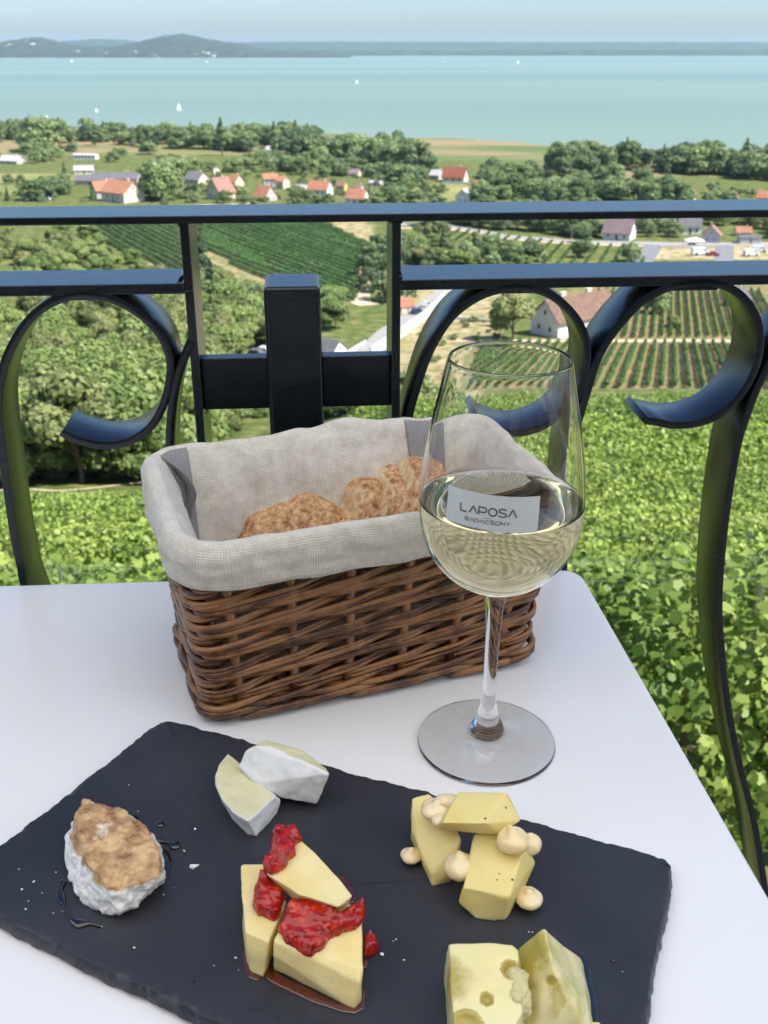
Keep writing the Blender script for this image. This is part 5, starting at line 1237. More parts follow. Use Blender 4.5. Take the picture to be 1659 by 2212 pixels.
# label printed on the front of the bowl
def ghit(x, y):                   # sight line meets the bowl -> azimuth, height
    d = ray(x, y); t = 0.3
    while t < 0.6:
        p = CAM + d * t - GC; 
        if math.hypot(p.x, p.y) <= out_r(p.z) and p.z > .098: return math.atan2(p.y, p.x), p.z
        t += 0.0002
    raise ValueError
lc = [ghit(*q) for q in ((963, 1047), (1159, 1070), (958, 1120), (1153, 1149))]   # TL TR BL BR
print('label', lc)
def lab(u, v, off=0.00025):
    a = (lc[0][0] * (1 - u) + lc[1][0] * u) * (1 - v) + (lc[2][0] * (1 - u) + lc[3][0] * u) * v
    z = (lc[0][1] * (1 - u) + lc[1][1] * u) * (1 - v) + (lc[2][1] * (1 - u) + lc[3][1] * u) * v
    r_ = out_r(z) + off; return (r_ * math.cos(a), r_ * math.sin(a), z)
V = [lab(i / 30, j / 12) for j in range(13) for i in range(31)]
me = bpy.data.meshes.new('label'); me.from_pydata(V, [], [(j * 31 + i, j * 31 + i + 1, (j + 1) * 31 + i + 1, (j + 1) * 31 + i) for j in range(12) for i in range(30)])
m, n, l, p = NT('frosted_print'); p.inputs['Base Color'].default_value = (0.62, 0.66, 0.66, 1); p.inputs['Roughness'].default_value = 0.5; p.inputs['Alpha'].default_value = 0.86
me.materials.append(m); me.polygons.foreach_set('use_smooth', [True] * len(me.polygons)); o = bpy.data.objects.new('label', me); COL.objects.link(o); o.parent = GR
LBL = o
GL = {'L': [[(0, 0), (0, 1), (.85, 1)]], 'V': [[(0, 1), (.5, 0), (1, 1)]], 'P': [[(0, 1), (0, 0), (.65, 0), (.88, .1), (.95, .32), (.88, .55), (.65, .66), (0, .66)]],
      'O': [[(.5 + .5 * math.cos(a * .3927), .5 + .5 * math.sin(a * .3927)) for a in range(17)]],
      'S': [[(.92, .12), (.7, 0), (.3, 0), (.06, .12), (.06, .36), (.3, .48), (.7, .52), (.94, .64), (.94, .88), (.7, 1), (.3, 1), (.04, .88)]],
      'B': [[(0, 0), (.6, 0), (.82, .12), (.82, .36), (.6, .48), (0, .48)], [(.6, .48), (.9, .62), (.9, .88), (.66, 1), (0, 1), (0, 0)]],
      'D': [[(0, 0), (.5, 0), (.85, .2), (.95, .5), (.85, .8), (.5, 1), (0, 1), (0, 0)]],
      'C': [[(.92, .15), (.7, 0), (.35, 0), (.08, .22), (0, .5), (.08, .78), (.35, 1), (.7, 1), (.92, .85)]],
      'N': [[(0, 1), (0, 0), (.9, 1), (.9, 0)]], 'Y': [[(0, 0), (.45, .5), (.9, 0)], [(.45, .5), (.45, 1)]]}
def text(word, u0, u1, v0, v1, wid, gap, stroke, slope=0.0):
    V = []; Fc = []; n_ = len(word); cw = (u1 - u0) / (n_ * wid + (n_ - 1) * gap); asp = 2.62
    for i, ch in enumerate(word):
        bu = u0 + i * cw * (wid + gap)
        for st_ in GL[ch]:
            P = []
            for a, c in zip(st_, st_[1:]):
                for k in range(4): P.append((a[0] + (c[0] - a[0]) * k / 4, a[1] + (c[1] - a[1]) * k / 4))
            P.append(st_[-1]); Q = [(bu + x * cw * wid, v0 + y * (v1 - v0) + slope * (bu - u0)) for x, y in P]
            for j, (x, y) in enumerate(Q):
                a, c = Q[max(j - 1, 0)], Q[min(j + 1, len(Q) - 1)]; dx, dy = (c[0] - a[0]) * asp, c[1] - a[1]; L = math.hypot(dx, dy) or 1
                nx, ny = -dy / L * stroke / asp, dx / L * stroke
                V += [lab(x + nx, y + ny, .0004), lab(x - nx, y - ny, .0004)]
                if j: k = len(V); Fc.append((k - 4, k - 3, k - 1, k - 2))
    return V, Fc
INK = mat('brown_print', (0.10, 0.085, 0.08), rough=0.4)
for w_, args in (('LVPOSV', (0.175, 0.765, 0.38, 0.59, 1.0, 0.22, 0.02, -.05)), ('BVDVCSONY', (0.235, 0.71, 0.725, 0.83, 1.0, 0.22, 0.009, -.05))):
    V, Fc = text(w_, *args); me = bpy.data.meshes.new('lettering'); me.from_pydata(V, [], Fc); me.materials.append(INK); o = bpy.data.objects.new('lettering', me); COL.objects.link(o); o.parent = LBL
me = bpy.data.meshes.new('dash'); me.from_pydata([lab(.43, .655, .0004), lab(.515, .65, .0004), lab(.515, .662, .0004), lab(.43, .667, .0004)], [], [(0, 1, 2, 3)]); me.materials.append(INK); o = bpy.data.objects.new('dash', me); COL.objects.link(o); o.parent = LBL

# ================================================================== SLATE
m, n, l, p = NT('slate')
t = noise_node(n, l, 14, 6, 0.6); r = ramp(n, [(0.3, (0.020, 0.022, 0.029)), (0.7, (0.036, 0.037, 0.046))]); l.new(t.outputs[0], r.inputs[0]); l.new(r.outputs[0], p.inputs['Base Color'])
p.inputs['Roughness'].default_value = 0.42; p.inputs['Specular IOR Level'].default_value = 0.45
t1 = noise_node(n, l, 9, 3, 0.5, dist=1.5); vo = n.new('ShaderNodeTexNoise'); vo.noise_type = 'RIDGED_MULTIFRACTAL'; vo.inputs['Scale'].default_value = 7; vo.inputs['Detail'].default_value = 2; tc = n.new('ShaderNodeTexCoord'); l.new(tc.outputs['Object'], vo.inputs[0])
t3 = noise_node(n, l, 700, 3, 0.6)
a = n.new('ShaderNodeMath'); a.operation = 'MULTIPLY_ADD'; a.inputs[1].default_value = 0.06; l.new(t3.outputs[0], a.inputs[0]); l.new(t1.outputs[0], a.inputs[2])
bp = n.new('ShaderNodeBump'); bp.inputs['Strength'].default_value = 0.5; bp.inputs['Distance'].default_value = 0.003; l.new(a.outputs[0], bp.inputs['Height']); l.new(bp.outputs[0], p.inputs['Normal'])
SLATE = m
def ix(p1, p2, p3, p4):
    d1, d2 = p2 - p1, p4 - p3; t = ((p3 - p1).x * d2.y - (p3 - p1).y * d2.x) / (d1.x * d2.y - d1.y * d2.x); return p1 + d1 * t
v2 = lambda q: Vector((q.x, q.y))
T_ = v2(PH(352, 1548, SZ)); R_ = v2(PH(1462, 1858, SZ)); L1 = v2(PH(0, 1822, SZ)); B1 = v2(PH(0, 1988, SZ)); B2 = v2(PH(420, 2196, SZ)); R1 = v2(PH(1410, 2150, SZ))
Lc = ix(T_, L1, B1, B2); BRc = ix(R_, R1, B1, B2)
cs = [T_, R_, BRc, Lc]; print('slate', cs)
rim_ = []
for i in range(4):
    a, c = cs[i], cs[(i + 1) % 4]; L = (c - a).length; nn = Vector(((c - a).y, -(c - a).x)).normalized(); k = int(L / 0.0012)
    if (a + c).length and nn.dot((a + c) / 2 - (T_ + BRc) / 2) < 0: nn = -nn
    for j in range(k):
        t = j / k; q = a + (c - a) * t; e = min(t, 1 - t) * L
        w = 0.0012 * noise.noise((q.x * 28, q.y * 28, i)) + 0.0006 * noise.noise((q.x * 110, q.y * 110, 3 + i)) + 0.0004 * noise.noise((q.x * 400, q.y * 400, 3)) - 0.004 * math.exp(-e / 0.004)
        rim_.append(q + nn * w)
NR = len(rim_); cen = (T_ + R_ + BRc + Lc) / 4; V = []; rings = [(1.0, -0.0070, 0.0010), (1.0, -0.0050, 0.0), (1.0, -0.0032, 0.0004), (1.0, -0.0013, 0.0009), (1.0, -0.0002, 0.0021), (1.0, 0, 0.0042), (1.0, 0, 0.007), (1.0, 0, 0.011), (1.0, 0, 0.016)]
def sheight(q): return 0.00045 * noise.noise((q.x * 22, q.y * 22, 0))
for (sc, dz, inset) in rings:
    for i, q in enumerate(rim_):
        d_ = (cen - q).normalized(); ins = inset * (1 + 0.55 * noise.noise((q.x * 150, q.y * 150, 8 + inset * 200))); w = q + d_ * ins + d_ * 0.0006 * noise.noise((q.x * 300, q.y * 300, dz * 900))
        V.append((w.x, w.y, SZ + dz + (sheight(w) if dz > -.003 else 0) + (0.0005 * noise.noise((q.x * 200, q.y * 200, 1)) if -.004 < dz < 0 else 0)))
for f_ in (0.85, 0.6, 0.3):
    for q in rim_: w = cen + (q - cen) * f_; V.append((w.x, w.y, SZ + sheight(w)))
V.append((cen.x, cen.y, SZ)); Fc = []
for j in range(11):
    for i in range(NR): i2 = (i + 1) % NR; Fc.append((j * NR + i, j * NR + i2, (j + 1) * NR + i2, (j + 1) * NR + i))
for i in range(NR): Fc.append((11 * NR + i, 11 * NR + (i + 1) % NR, len(V) - 1))
Fc.append(tuple(range(NR - 1, -1, -1)))
me = bpy.data.meshes.new('slate_board'); me.from_pydata(V, [], Fc); fixn(me); o = link('slate_board', me, SLATE)
try: me.set_sharp_from_angle(angle=math.radians(32))
except Exception: pass
tag(o, 'rectangular black slate board with chipped edges carrying the cheeses', 'slate board')

# ================================================================== CHEESES  (L: left sheet coordinates, R: right sheet)
def QL(x, y, h): return PH(x * 0.5, 1493 + y * 0.5, SZ + h)
def QR(x, y, h): return PH(829.5 + x * 0.5, 1493 + y * 0.5, SZ + h)
def ql(L): return [QL(*q) for q in L]
def qr(L): return [QR(*q) for q in L]
# fresh goat cheese with balsamic
GOAT = maskmat('fresh_goat_cheese', (0.88, 0.86, 0.81), (0.25, 0.10, 0.03), 200, 0.8, 0.12, cA2=(0.92, 0.905, 0.87), cB2=(0.74, 0.50, 0.24), rough=0.42, sss=0.08, bump=0.25, bscale=520, bdist=0.0007)
gm = []
def goat_mask(co, no):
    h = co.z - SZ; return sstep(0.1, 0.6, no.z) * 0.35 + 0.55 * sstep(.0138, .0180, h) + 0.5 * noise.noise(co * 48 + Vector((2, 0, 1))) + .12 * noise.noise(co * 300)
o = hull('goat_cheese', ql([(362, 462, .018), (520, 985, .0015), (372, 480, .020), (540, 508, .021), (635, 585, .021), (690, 690, .020), (700, 800, .016), (600, 832, .018), (470, 850, .018), (395, 760, .020), (330, 610, .022), (330, 520, .021),
      (285, 640, .006), (300, 830, .002), (350, 905, .001), (385, 942, .0), (540, 950, .0), (600, 905, .0), (712, 830, .002), (700, 700, .0), (600, 600, .0), (330, 600, .0), (282, 700, .0)]), GOAT, 0.0008, 0.0006, 0.0016, 170, 3, mask=goat_mask, octaves=4, smooth_it=2)
tag(o, 'crumbly white goat cheese lump soaked with brown balsamic on top', 'cheese')
# camembert
CAM_ = maskmat('soft_cheese_and_rind', (0.80, 0.79, 0.775), (0.62, 0.58, 0.33), 260, 0.12, 0.05, cA2=(0.72, 0.72, 0.71), cB2=(0.70, 0.66, 0.42), rough=0.5, sss=0.2, bump=0.35, bscale=160, bdist=0.0012)
o = hull('camembert_wedge', ql([(985, 266, .012), (1188, 456, .012), (1068, 560, .012), (1000, 515, .0125), (958, 470, .0125), (935, 415, .0125), (929, 370, .0125), (945, 315, .0125), (965, 285, .012),
      (930, 400, .0), (960, 480, .0), (1010, 560, .0), (1075, 622, .0), (1108, 632, .0), (1200, 530, .0), (1212, 470, .006), (1000, 330, 0)]), CAM_, 0.0004, 0.0006, 0.0005, 160, 1, mask=lambda co, no: sstep(.80, .93, no.z) * sstep(.006, .0105, co.z - SZ))
tag(o, 'flat camembert wedge with its pale cream cut face up, leaned on by the other wedge', 'cheese')
wn_ = (QL(1160, 225, .028) - QL(1290, 245, .020)).cross(QL(1425, 350, .024) - QL(1290, 250, .020))
o = hull('camembert_wedge', ql([(1025, 325, .015), (1060, 258, .022), (1100, 240, .025), (1163, 236, .026), (1425, 357, .022), (1370, 490, .003), (1215, 465, .004), (1100, 400, .0115),
      (1150, 208, .0245), (1300, 252, .0225), (1414, 332, .0195), (1385, 400, 0), (1250, 340, 0), (1120, 330, .004)]), CAM_, 0.0004, 0.0006, 0.0007, 120, 2, mask=lambda co, no: sstep(-.25, .0, no.y) * sstep(.012, .016, co.z - SZ) * 1.0)
tag(o, 'camembert wedge standing on its side with a wrinkled white rind facing the front', 'cheese')
# cheese with jam
def lyel(name, a, b_, **k): return mat(name, a, b_, scale=55, rough=0.45, bump=0.5, bscale=330, bdist=0.0006, sss=0.35, sr=0.006, spec=0.45, **k)
YEL = lyel('yellow_cheese', (0.86, 0.68, 0.27), (0.90, 0.77, 0.39))
j1 = hull('jam_cheese', ql([(1043, 750, .020), (1138, 745, .020), (1238, 905, .019), (1195, 1010, .0185), (1160, 1085, .018), (1060, 1040, .018), (1045, 900, .019),
      (1062, 1170, 0), (1080, 1216, 0), (1136, 1240, 0), (1180, 1120, 0), (1240, 1000, 0), (1140, 860, 0), (1046, 900, 0)]), YEL, 0.0004, 0.0006, 0.0007, 60, 4)
tag(j1, 'narrow upright slice of yellow cheese at the left of the jam-covered group', 'cheese', 'cheeses under red jam')
j2 = hull('jam_cheese', ql([(1183, 628, .029), (1235, 615, .029), (1303, 645, .030), (1420, 760, .030), (1530, 883, .029), (1462, 935, .029), (1290, 880, .030), (1152, 790, .029), (1157, 700, .029),
      (1165, 815, .019), (1290, 918, .019), (1440, 945, .021), (1500, 930, .021), (1360, 720, .016), (1240, 640, .017)]), YEL, 0.0004, 0.0006, 0.0007, 60, 5)
tag(j2, 'triangular piece of yellow cheese lying on top of the two others under jam', 'cheese', 'cheeses under red jam')
j3 = hull('jam_cheese', ql([(1182, 1078, .019), (1262, 925, .0205), (1400, 900, .0205), (1560, 930, .0195), (1566, 1200, .015), (1555, 1262, .0115), (1380, 1210, .0115), (1180, 1140, .0125),
      (1180, 1205, 0), (1300, 1255, 0), (1528, 1372, 0), (1556, 1345, 0), (1567, 1200, 0), (1560, 1080, 0), (1300, 1060, 0)]), YEL, 0.0004, 0.0006, 0.0007, 60, 6)
tag(j3, 'widest chunk of yellow cheese at the front of the jam-covered group', 'cheese', 'cheeses under red jam')
b = MB(); b.tube([QL(1250, 950, 0.001), QL(1250, 950, 0.0185)], .006, 12); # small crust of cheese wedged under the top piece
m, n, l, p = NT('red_jam'); t = noise_node(n, l, 260, 4, 0.6); r = ramp(n, [(0.38, (0.26, 0.004, 0.002)), (0.58, (0.48, 0.010, 0.004)), (0.75, (0.70, 0.07, 0.01))]); l.new(t.outputs[0], r.inputs[0]); l.new(r.outputs[0], p.inputs['Base Color'])
p.inputs['Roughness'].default_value = 0.18; p.inputs['Subsurface Weight'].default_value = 0.12; p.inputs['Subsurface Radius'].default_value = (1, .2, .1); p.inputs['Subsurface Scale'].default_value = 0.004; p.inputs['Coat Weight'].default_value = 0.25; p.inputs['Coat Roughness'].default_value = 0.08
JAM = m
def blobs(P, q, r, jit, seed, h, flat=0.55, f=QL, n_=None):
    rg = random.Random(seed); out = []
    for (x, y, hh, rr) in P: out.append((f(x, y, hh), (rr, rr, rr * flat)))
    for _ in range(q):
        x, y, hh, rr = rg.choice(P); a = rg.uniform(0, 6.28); s = rr * rg.uniform(.2, .75)
        c = f(x, y, hh) + Vector((math.cos(a) * s, math.sin(a) * s, rg.uniform(-.0003, .0014))); k = rg.uniform(r * .9, r * 2.0); out.append((c, (k, k * rg.uniform(.6, 1), k * .55)))
    return out
def patch(name, outline, thick, m, f=QL, amp=.00055, freq=330, seed=0, sm=6, voxel=.0005, oc=3):
    bm = bmesh.new(); up = [bm.verts.new(f(x, y, h)) for x, y, h in outline]; fc = bm.faces.new(up)
    bmesh.ops.triangulate(bm, faces=[fc]); bmesh.ops.subdivide_edges(bm, edges=bm.edges[:], cuts=3, use_grid_fill=True)
    bnd = {v for e in bm.edges if e.is_boundary for v in e.verts}
    low = {v: v.co.copy() for v in bm.verts}
    ex = bmesh.ops.extrude_face_region(bm, geom=bm.faces[:]); nv = [v for v in ex['geom'] if isinstance(v, bmesh.types.BMVert)]
    for v in nv:
        inner = not any((v.co - b_.co).length < 1e-7 for b_ in bnd)
        v.co += Vector((0, 0, thick * ((1.0 + 0.5 * noise.noise(v.co * 180 + Vector((seed, 0, 0)))) if inner else 0.35)))
    for v in low: 
        if v.is_valid: v.co.z -= .0012
    bmesh.ops.recalc_face_normals(bm, faces=bm.faces); me = bpy.data.meshes.new(name); bm.to_mesh(me); bm.free(); o = link(name, me, None)
    modify(o, [('REMESH', dict(mode='VOXEL', voxel_size=voxel)), ('SMOOTH', dict(factor=0.5, iterations=sm))]); displace(o.data, amp, freq, seed, oc); finish(o, m); return o
o = patch('jam', [(1175, 622, .0290), (1195, 602, .0295), (1235, 600, .0300), (1278, 607, .0305), (1303, 640, .0305), (1275, 662, .0310), (1278, 700, .0312), (1250, 722, .0312), (1235, 752, .0312), (1200, 778, .0308), (1172, 792, .0300), (1135, 780, .0270), (1140, 735, .0285), (1168, 705, .0300), (1170, 655, .0298)], .0042, JAM, seed=1)
tag(o, 'red jam running down the tip of the topmost cheese piece', 'jam', 'spoonfuls of red jam')
o = patch('jam', [(1118, 785, .0235), (1150, 795, .0240), (1172, 822, .0225), (1205, 858, .0215), (1236, 892, .0205), (1216, 930, .0200), (1212, 970, .0195), (1178, 996, .0188), (1150, 975, .0190), (1112, 968, .0190), (1088, 925, .0198), (1100, 880, .0205), (1098, 850, .0210), (1120, 822, .0220)], .0044, JAM, seed=2)
tag(o, 'dark red jam in the gap over the narrow left cheese slice', 'jam', 'spoonfuls of red jam')
o = patch('jam', [(1252, 938, .0215), (1288, 912, .0225), (1318, 895, .0235), (1345, 868, .0245), (1378, 882, .0240), (1402, 890, .0235), (1420, 915, .0225), (1442, 938, .0215), (1470, 972, .0205), (1492, 948, .0205), (1520, 938, .0205), (1550, 925, .0200), (1578, 920, .0195), (1576, 958, .0190), (1570, 992, .0188), (1540, 1030, .0183), (1500, 1035, .0185), (1468, 1050, .0185), (1430, 1062, .0185), (1412, 1085, .0183), (1385, 1118, .0180), (1350, 1142, .0175), (1312, 1138, .0175), (1275, 1112, .0178), (1240, 1105, .0175), (1218, 1078, .0178), (1200, 1050, .0183), (1214, 1015, .0195), (1228, 975, .0205)], .0046, JAM, seed=3)
tag(o, 'biggest spoonful of red jam spread over the front cheese chunk', 'jam', 'spoonfuls of red jam')
o = patch('jam', [(1575, 1070, .0010), (1605, 1055, .0010), (1632, 1085, .0010), (1636, 1115, .0010), (1605, 1140, .0010), (1575, 1150, .0010), (1568, 1110, .0010)], .0045, JAM, seed=4, sm=6, amp=.0005)
tag(o, 'small lump of dark jam on the slate right of the front chunk', 'jam', 'spoonfuls of red jam')
SYR = mat('dark_syrup', (0.06, 0.008, 0.004), (0.12, 0.018, 0.008), scale=90, rough=0.06, coat=1.0)
def puddle(name, L, f, hgt, m, label, cat, rad=None, group=None):
    bl_ = [(f(x, y, 0.0003), (r_, r_, hgt)) for x, y, r_ in L]; ex_ = []
    for (c0, r0), (c1_, r1_) in zip(bl_, bl_[1:]):
        dd_ = (c1_ - c0).length
        if dd_ < 0.010:
            for i_ in range(1, 8): t_ = i_ / 8; ex_.append((c0.lerp(c1_, t_), tuple(a_ + (b_ - a_) * t_ for a_, b_ in zip(r0, r1_))))
    bl_ += ex_; o = lump(name, bl_, m, .0005, 0, sm=2); return tag(o, label, cat, group)
puddle('jam_syrup', [(1150, 1200, .0022), (1180, 1235, .0028), (1230, 1262, .0028), (1290, 1290, .0028), (1350, 1320, .0028), (1420, 1350, .0022), (1480, 1370, .0022), (1530, 1380, .0019), (1560, 1365, .0017), (1565, 1300, .0017)], QL, .0005, SYR, 'thin pool of dark red syrup along the foot of the front cheese chunk', 'syrup')
puddle('jam_syrup', [(1062, 1120, .0015), (1062, 1160, .0017), (1070, 1200, .0017), (1085, 1228, .0017), (1110, 1240, .0017)], QL, .0005, SYR, 'thin dark syrup line at the foot of the narrow left cheese slice', 'syrup')
puddle('jam_syrup', [(1480, 915, .0019), (1520, 905, .0017), (1470, 800, .0017), (1500, 840, .0017), (1530, 890, .0017), (1580, 1170, .0014), (1575, 1190, .0011)], QL, .0005, SYR, 'dark syrup behind and right of the jam-covered cheeses', 'syrup')
# herb cheese
HERB = maskmat('herb_cheese', (0.82, 0.65, 0.20), (0.82, 0.65, 0.20), 60, 0.0, 0.1, cA2=(0.82, 0.69, 0.30), rough=0.45, sss=0.3, bump=0.5, bscale=330, bdist=0.0006, specks=(0.10, 0.10, 0.03), spsc=230, spth=0.12)
h1 = hull('herb_cheese', qr([(120, 460, .020), (195, 440, .021), (262, 500, .0205), (333, 640, .019), (292, 780, .007), (285, 822, 0), (207, 845, 0), (205, 792, .006), (150, 680, .011), (118, 600, .012), (120, 640, 0), (330, 700, 0), (250, 560, 0), (130, 580, 0)]), HERB, 0.0004, 0.0006, 0.0007, 60, 7)
tag(h1, 'slanting slab of herb cheese at the left of its group', 'cheese', 'herb cheese pieces')
h3 = hull('herb_cheese', qr([(392, 618, .023), (500, 600, .024), (600, 640, .024), (650, 738, .012), (600, 690, .023), (540, 890, .0145), (338, 850, .0145), (320, 912, .006), (400, 986, 0), (345, 935, 0), (470, 994, 0), (525, 988, 0), (560, 932, 0), (648, 770, 0), (400, 760, 0)]), HERB, 0.0004, 0.0006, 0.0007, 60, 8)
tag(h3, 'largest slab of herb cheese, front right of its group, with a split lower edge', 'cheese', 'herb cheese pieces')
h2 = hull('herb_cheese', qr([(322, 433, .036), (522, 442, .037), (440, 572, .037), (248, 570, .036), (230, 585, .027), (300, 600, .026), (420, 618, .026), (500, 622, .026), (592, 560, .028), (540, 450, .028), (330, 450, .027)]), HERB, 0.0004, 0.0006, 0.0007, 60, 9)
tag(h2, 'block of herb cheese bridging the other two on top', 'cheese', 'herb cheese pieces')
AIO = mat('pale_sauce', (0.86, 0.66, 0.34), (0.90, 0.73, 0.44), scale=60, rough=0.16, coat=0.7, sss=0.3, sr=0.004)
def dollop(f, x, y, h, r_, tip, label, tall=0.75, seed=0):
    tall *= 0.72; c = f(x, y, h) - Vector((0, 0, r_ * .1)); pts = [(c, (r_, r_, r_ * tall))]
    for k in range(5):
        t = (k + 1) / 5; q = c + Vector((tip[0] * t * r_, tip[1] * t * r_, r_ * tall * (0.72 + 0.42 * t))); s = r_ * (0.42 - 0.30 * t); pts.append((q, (s, s, s)))
    o = lump('sauce_dollop', pts, AIO, .0006, .0007, 130, seed, octaves=2, sm=5); tag(o, label, 'sauce dollop', 'dollops of pale sauce')
def sz(rpx): return rpx * 0.5 * 0.50 / F
dollop(QR, 118, 705, .004, sz(47), (0, .2), 'round dollop of pale sauce alone on the slate left of the herb cheese', seed=1)
dollop(QR, 625, 890, .005, sz(56), (.1, .2), 'round dollop of pale sauce on the slate at the right foot of the herb cheese', seed=2)
dollop(QR, 330, 752, .015, sz(66), (-.1, .3), 'large dollop of pale sauce squeezed between the two lower herb slabs', .9, seed=3)
dollop(QR, 232, 505, .026, sz(66), (.1, .3), 'peaked dollop of pale sauce on the left herb slab beside the bridging block', seed=4)
dollop(QR, 556, 640, .028, sz(64), (-.2, .5), 'dollop of pale sauce under the right end of the bridging block', .9, seed=5)
dollop(QR, 628, 655, .020, sz(50), (.2, .1), 'smaller dollop hanging at the right side of the herb cheese', 1.1, seed=6)
o = lump('sauce_dollop', [(QR(275, 475, .029), (.006, .004, .003)), (QR(300, 480, .030), (.0035, .003, .0025)), (QR(240, 560, .027), (.004, .0035, .003))], AIO, .0006, .0003, 300, 3, sm=3); tag(o, 'smear of pale sauce under the back left of the bridging block', 'sauce dollop', 'dollops of pale sauce')
# cheese with oil
OILC = maskmat('pale_cheese_with_oil', (0.87, 0.76, 0.35), (0.46, 0.37, 0.07), 30, 1.1, 0.10, cA2=(0.80, 0.75, 0.44), rough=0.3, sss=0.3, bump=0.25, bscale=300, coat=0.15)
o1 = hull('hard_cheese', qr([(278, 1090, .026), (400, 1088, .026), (552, 1094, .026), (580, 1118, .025), (588, 1250, .024), (600, 1390, .021), (560, 1460, .020), (300, 1460, .023), (268, 1130, .021),
      (256, 1230, 0), (275, 1450, 0), (300, 1620, 0), (560, 1640, 0), (612, 1480, 0), (590, 1260, 0)]), OILC, 0.0005, 0.0006, 0.0009, 60, 10, mask=lambda co, no: 0.36 + 0.3 * noise.noise(co * 38 + Vector((4, 1, 0))))
tag(o1, 'squarish block of pale cheese with holes at the bottom edge of the board', 'cheese', 'cheeses with oil')
o2 = hull('hard_cheese', qr([(660, 1045, .026), (692, 1025, .027), (725, 1185, .027), (580, 1112, .017), (582, 1300, .012), (850, 1150, .005), (866, 1180, 0), (906, 1432, 0), (880, 1350, .010), (800, 1330, .017), (570, 1440, 0), (560, 1300, 0), (900, 1540, 0), (620, 1560, 0), (640, 1120, 0)]), OILC, 0.0005, 0.0006, 0.0009, 60, 11, mask=lambda co, no: 0.36 + 0.3 * noise.noise(co * 42) + 0.1 * (no.x < 0))
tag(o2, 'wedge of pale cheese with a sharp ridge, right of the squarish block', 'cheese', 'cheeses with oil')
HOLE = mat('oily_hole', (0.14, 0.075, 0.02), (0.34, 0.25, 0.07), scale=300, rough=0.15, coat=0.8)
def hole(f, x, y, h, a, b_, par, label=None):
    o = lump('cheese_hole', [(f(x, y, h), (a, b_, .0006))], HOLE, .0004, .0002, 300, int(x), sm=1); child(o, par)
def dent(o, holes):
    me = o.data; at = me.attributes['mask'].data
    for i, v in enumerate(me.vertices):
        for c, r_, dp in holes:
            d_ = (v.co - c).length
            if d_ < r_ * 1.25:
                t_ = d_ / r_
                if t_ < 1: v.co += Vector((0, .15, -1)) * dp * (1 - t_ ** 3); at[i].value = 1.0
                else: at[i].value = max(at[i].value, 0.62)
    me.update()
dent(o1, [(QR(552, 1195, .0255), .0036, .0026), (QR(446, 1325, .0242), .0024, .0018), (QR(360, 1445, .0232), .0056, .0024)])
dent(o2, [(QR(722, 1255, .0228), .0020, .0018), (QR(735, 1298, .0212), .0024, .0018)])
rough_ = lump('torn_edge', [(QR(572, 1250, .021), .0045), (QR(585, 1300, .020), .0042), (QR(578, 1340, .019), .0048), (QR(588, 1380, .016), .004)], maskmat('torn_cheese', (0.66, 0.58, 0.28), (0.22, 0.12, 0.04), 260, 1.2, 0.1, rough=0.35, sss=0.2, bump=0.6), .0007, .0014, 260, 7, octaves=3, mask=lambda c, n_: .33)
child(rough_, o1)
OIL = mat('dark_oil', (0.012, 0.014, 0.012), rough=0.04, coat=1.0)
puddle('oil_pool', [(858, 1160, .0022), (868, 1200, .0026), (872, 1250, .0026), (880, 1300, .003), (888, 1350, .003), (896, 1400, .003), (905, 1440, .003), (850, 1145, .0018)], QR, .0007, OIL, 'thin line of oil along the right foot of the ridged cheese wedge', 'oil')
o = hull('cheese_sliver', qr([(855, 1430, .003), (930, 1430, .003), (940, 1445, .003), (850, 1452, .003), (855, 1432, 0), (930, 1432, 0), (940, 1460, 0), (850, 1466, 0)]), YEL, .0005, .0006, .0002, 200, 3); tag(o, 'thin yellow cheese sliver at the very bottom edge of the picture', 'cheese')
# balsamic drops, salt
BAL = mat('balsamic', (0.010, 0.005, 0.004), rough=0.03, coat=1.0)
puddle('balsamic_drop', [(693, 576, .0022), (690, 580, .0018)], QL, .0011, BAL, 'round balsamic drop right of the top of the goat cheese', 'drop', group='balsamic drops')
puddle('balsamic_drop', [(757, 667, .0029), (735, 660, .0008), (718, 656, .0006), (700, 652, .0010), (685, 650, .0014)], QL, .0012, BAL, 'largest round balsamic drop with a thin tail to the goat cheese', 'drop', group='balsamic drops')
puddle('balsamic_drop', [(572, 545, .0024), (583, 553, .0018)], QL, .0009, BAL, 'balsamic drop touching the top edge of the goat cheese', 'drop', group='balsamic drops')
puddle('balsamic_drop', [(945, 675, .0007)], QL, .0006, BAL, 'tiny balsamic drop below the flat camembert wedge', 'drop', group='balsamic drops')
puddle('balsamic_drop', [(800, 705, .0007)], QL, .0006, BAL, 'tiny balsamic drop beside a salt flake right of the goat cheese', 'drop', group='balsamic drops')
puddle('balsamic_trail', [(270, 828, .0018), (264, 848, .0012), (258, 868, .0014), (262, 888, .0022), (268, 905, .0018), (278, 928, .0008), (286, 950, .0008), (294, 970, .0008), (302, 985, .0010), (320, 996, .0018), (345, 1004, .0028), (370, 1003, .0020), (390, 1008, .0007), (410, 1012, .0006), (432, 1017, .0009)], QL, .0011, BAL, 'thin curling trail of balsamic left below the goat cheese', 'balsamic trail')
puddle('balsamic_pool', [(700, 700, .003), (712, 720, .0032), (718, 745, .003), (712, 770, .0026), (700, 790, .003)], QL, .0007, BAL, 'dark crescent of balsamic at the right side of the goat cheese', 'balsamic pool')
puddle('oil_drop', [(990, 1164, .0010)], QR, .0007, OIL, 'single clear drop on the bare slate at far right', 'drop')
SALT = mat('salt', (0.8, 0.8, 0.8), rough=0.25)
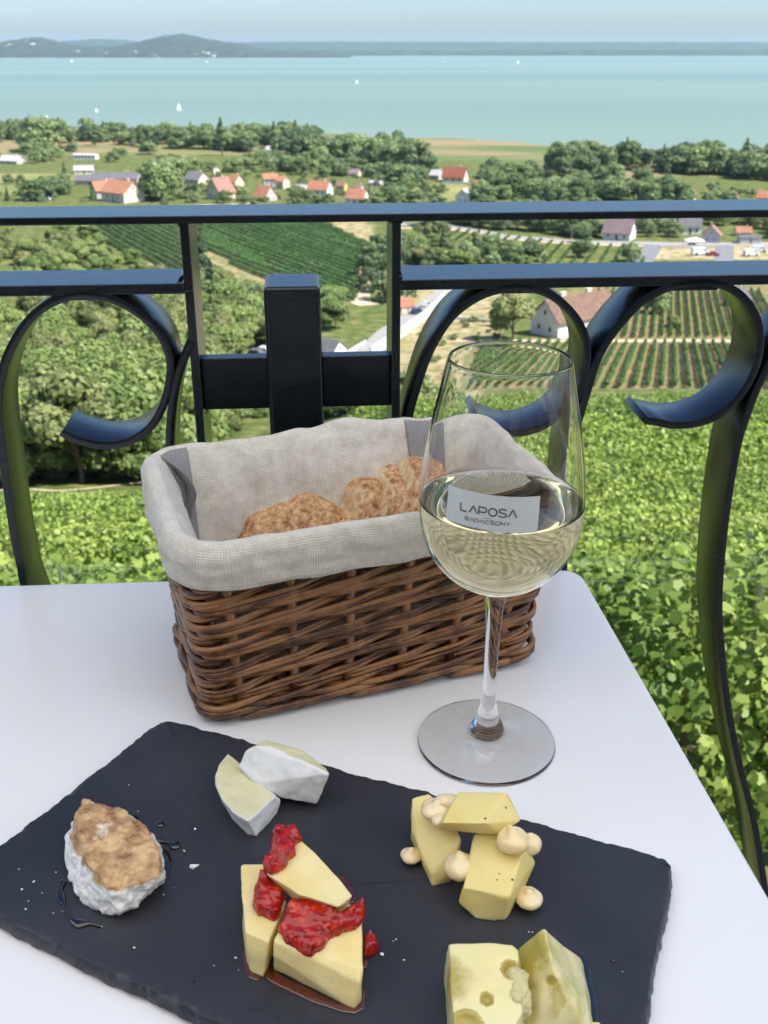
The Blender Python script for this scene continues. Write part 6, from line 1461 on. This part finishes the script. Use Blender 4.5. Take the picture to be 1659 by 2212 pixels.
for i, (x, y, r_) in enumerate([(842, 597, 1.1), (797, 690, 1.0), (838, 762, 2.0), (582, 1110, 1.1), (145, 823, 1.0), (95, 857, .8), (112, 943, .9), (125, 907, .7), (82, 769, .6), (242, 782, .6), (595, 520, .6), (440, 1017, .7), (1020, 1152, .9), (1650, 1137, 1.2), (925, 1185, .6), (706, 880, .6), (270, 952, .9), (230, 960, .5), (182, 872, .5), (558, 405, .6), (750, 850, .4), (1030, 1205, .4)]):
    c = QL(x, y, .0005); rg = random.Random(i); rr = r_ * (0.00085 if i == 2 else 0.0006)
    pts = [c + Vector((rg.uniform(-1, 1) * rr * 1.3, rg.uniform(-1, 1) * rr, rg.uniform(-.3, .8) * rr)) for _ in range(9)]
    bm = bmesh.new(); [bm.verts.new(q) for q in pts]; bmesh.ops.convex_hull(bm, input=bm.verts); bmesh.ops.delete(bm, geom=[v for v in bm.verts if not v.link_faces], context='VERTS'); me = bpy.data.meshes.new('salt_flake'); bm.to_mesh(me); bm.free()
    o = link('salt_flake', me, SALT); tag(o, 'largest oval salt flake, right of the goat cheese' if i == 2 else 'tiny white salt grain scattered on the black slate', 'salt', 'salt grains on the slate' if i != 2 else None)
for i, (x, y, r_) in enumerate([(85, 1162, .8), (40, 1080, .5), (52, 1072, .4), (625, 1040, .6), (640, 1042, .5), (1030, 1212, .4)]):
    c = QR(x, y, .0005); rg = random.Random(50 + i); rr = r_ * (0.00085 if i == 2 else 0.0006)
    pts = [c + Vector((rg.uniform(-1, 1) * rr * 1.3, rg.uniform(-1, 1) * rr, rg.uniform(-.3, .8) * rr)) for _ in range(9)]
    bm = bmesh.new(); [bm.verts.new(q) for q in pts]; bmesh.ops.convex_hull(bm, input=bm.verts); bmesh.ops.delete(bm, geom=[v for v in bm.verts if not v.link_faces], context='VERTS'); me = bpy.data.meshes.new('salt_flake'); bm.to_mesh(me); bm.free()
    o = link('salt_flake', me, SALT); tag(o, 'tiny white salt grain scattered on the black slate', 'salt', 'salt grains on the slate')
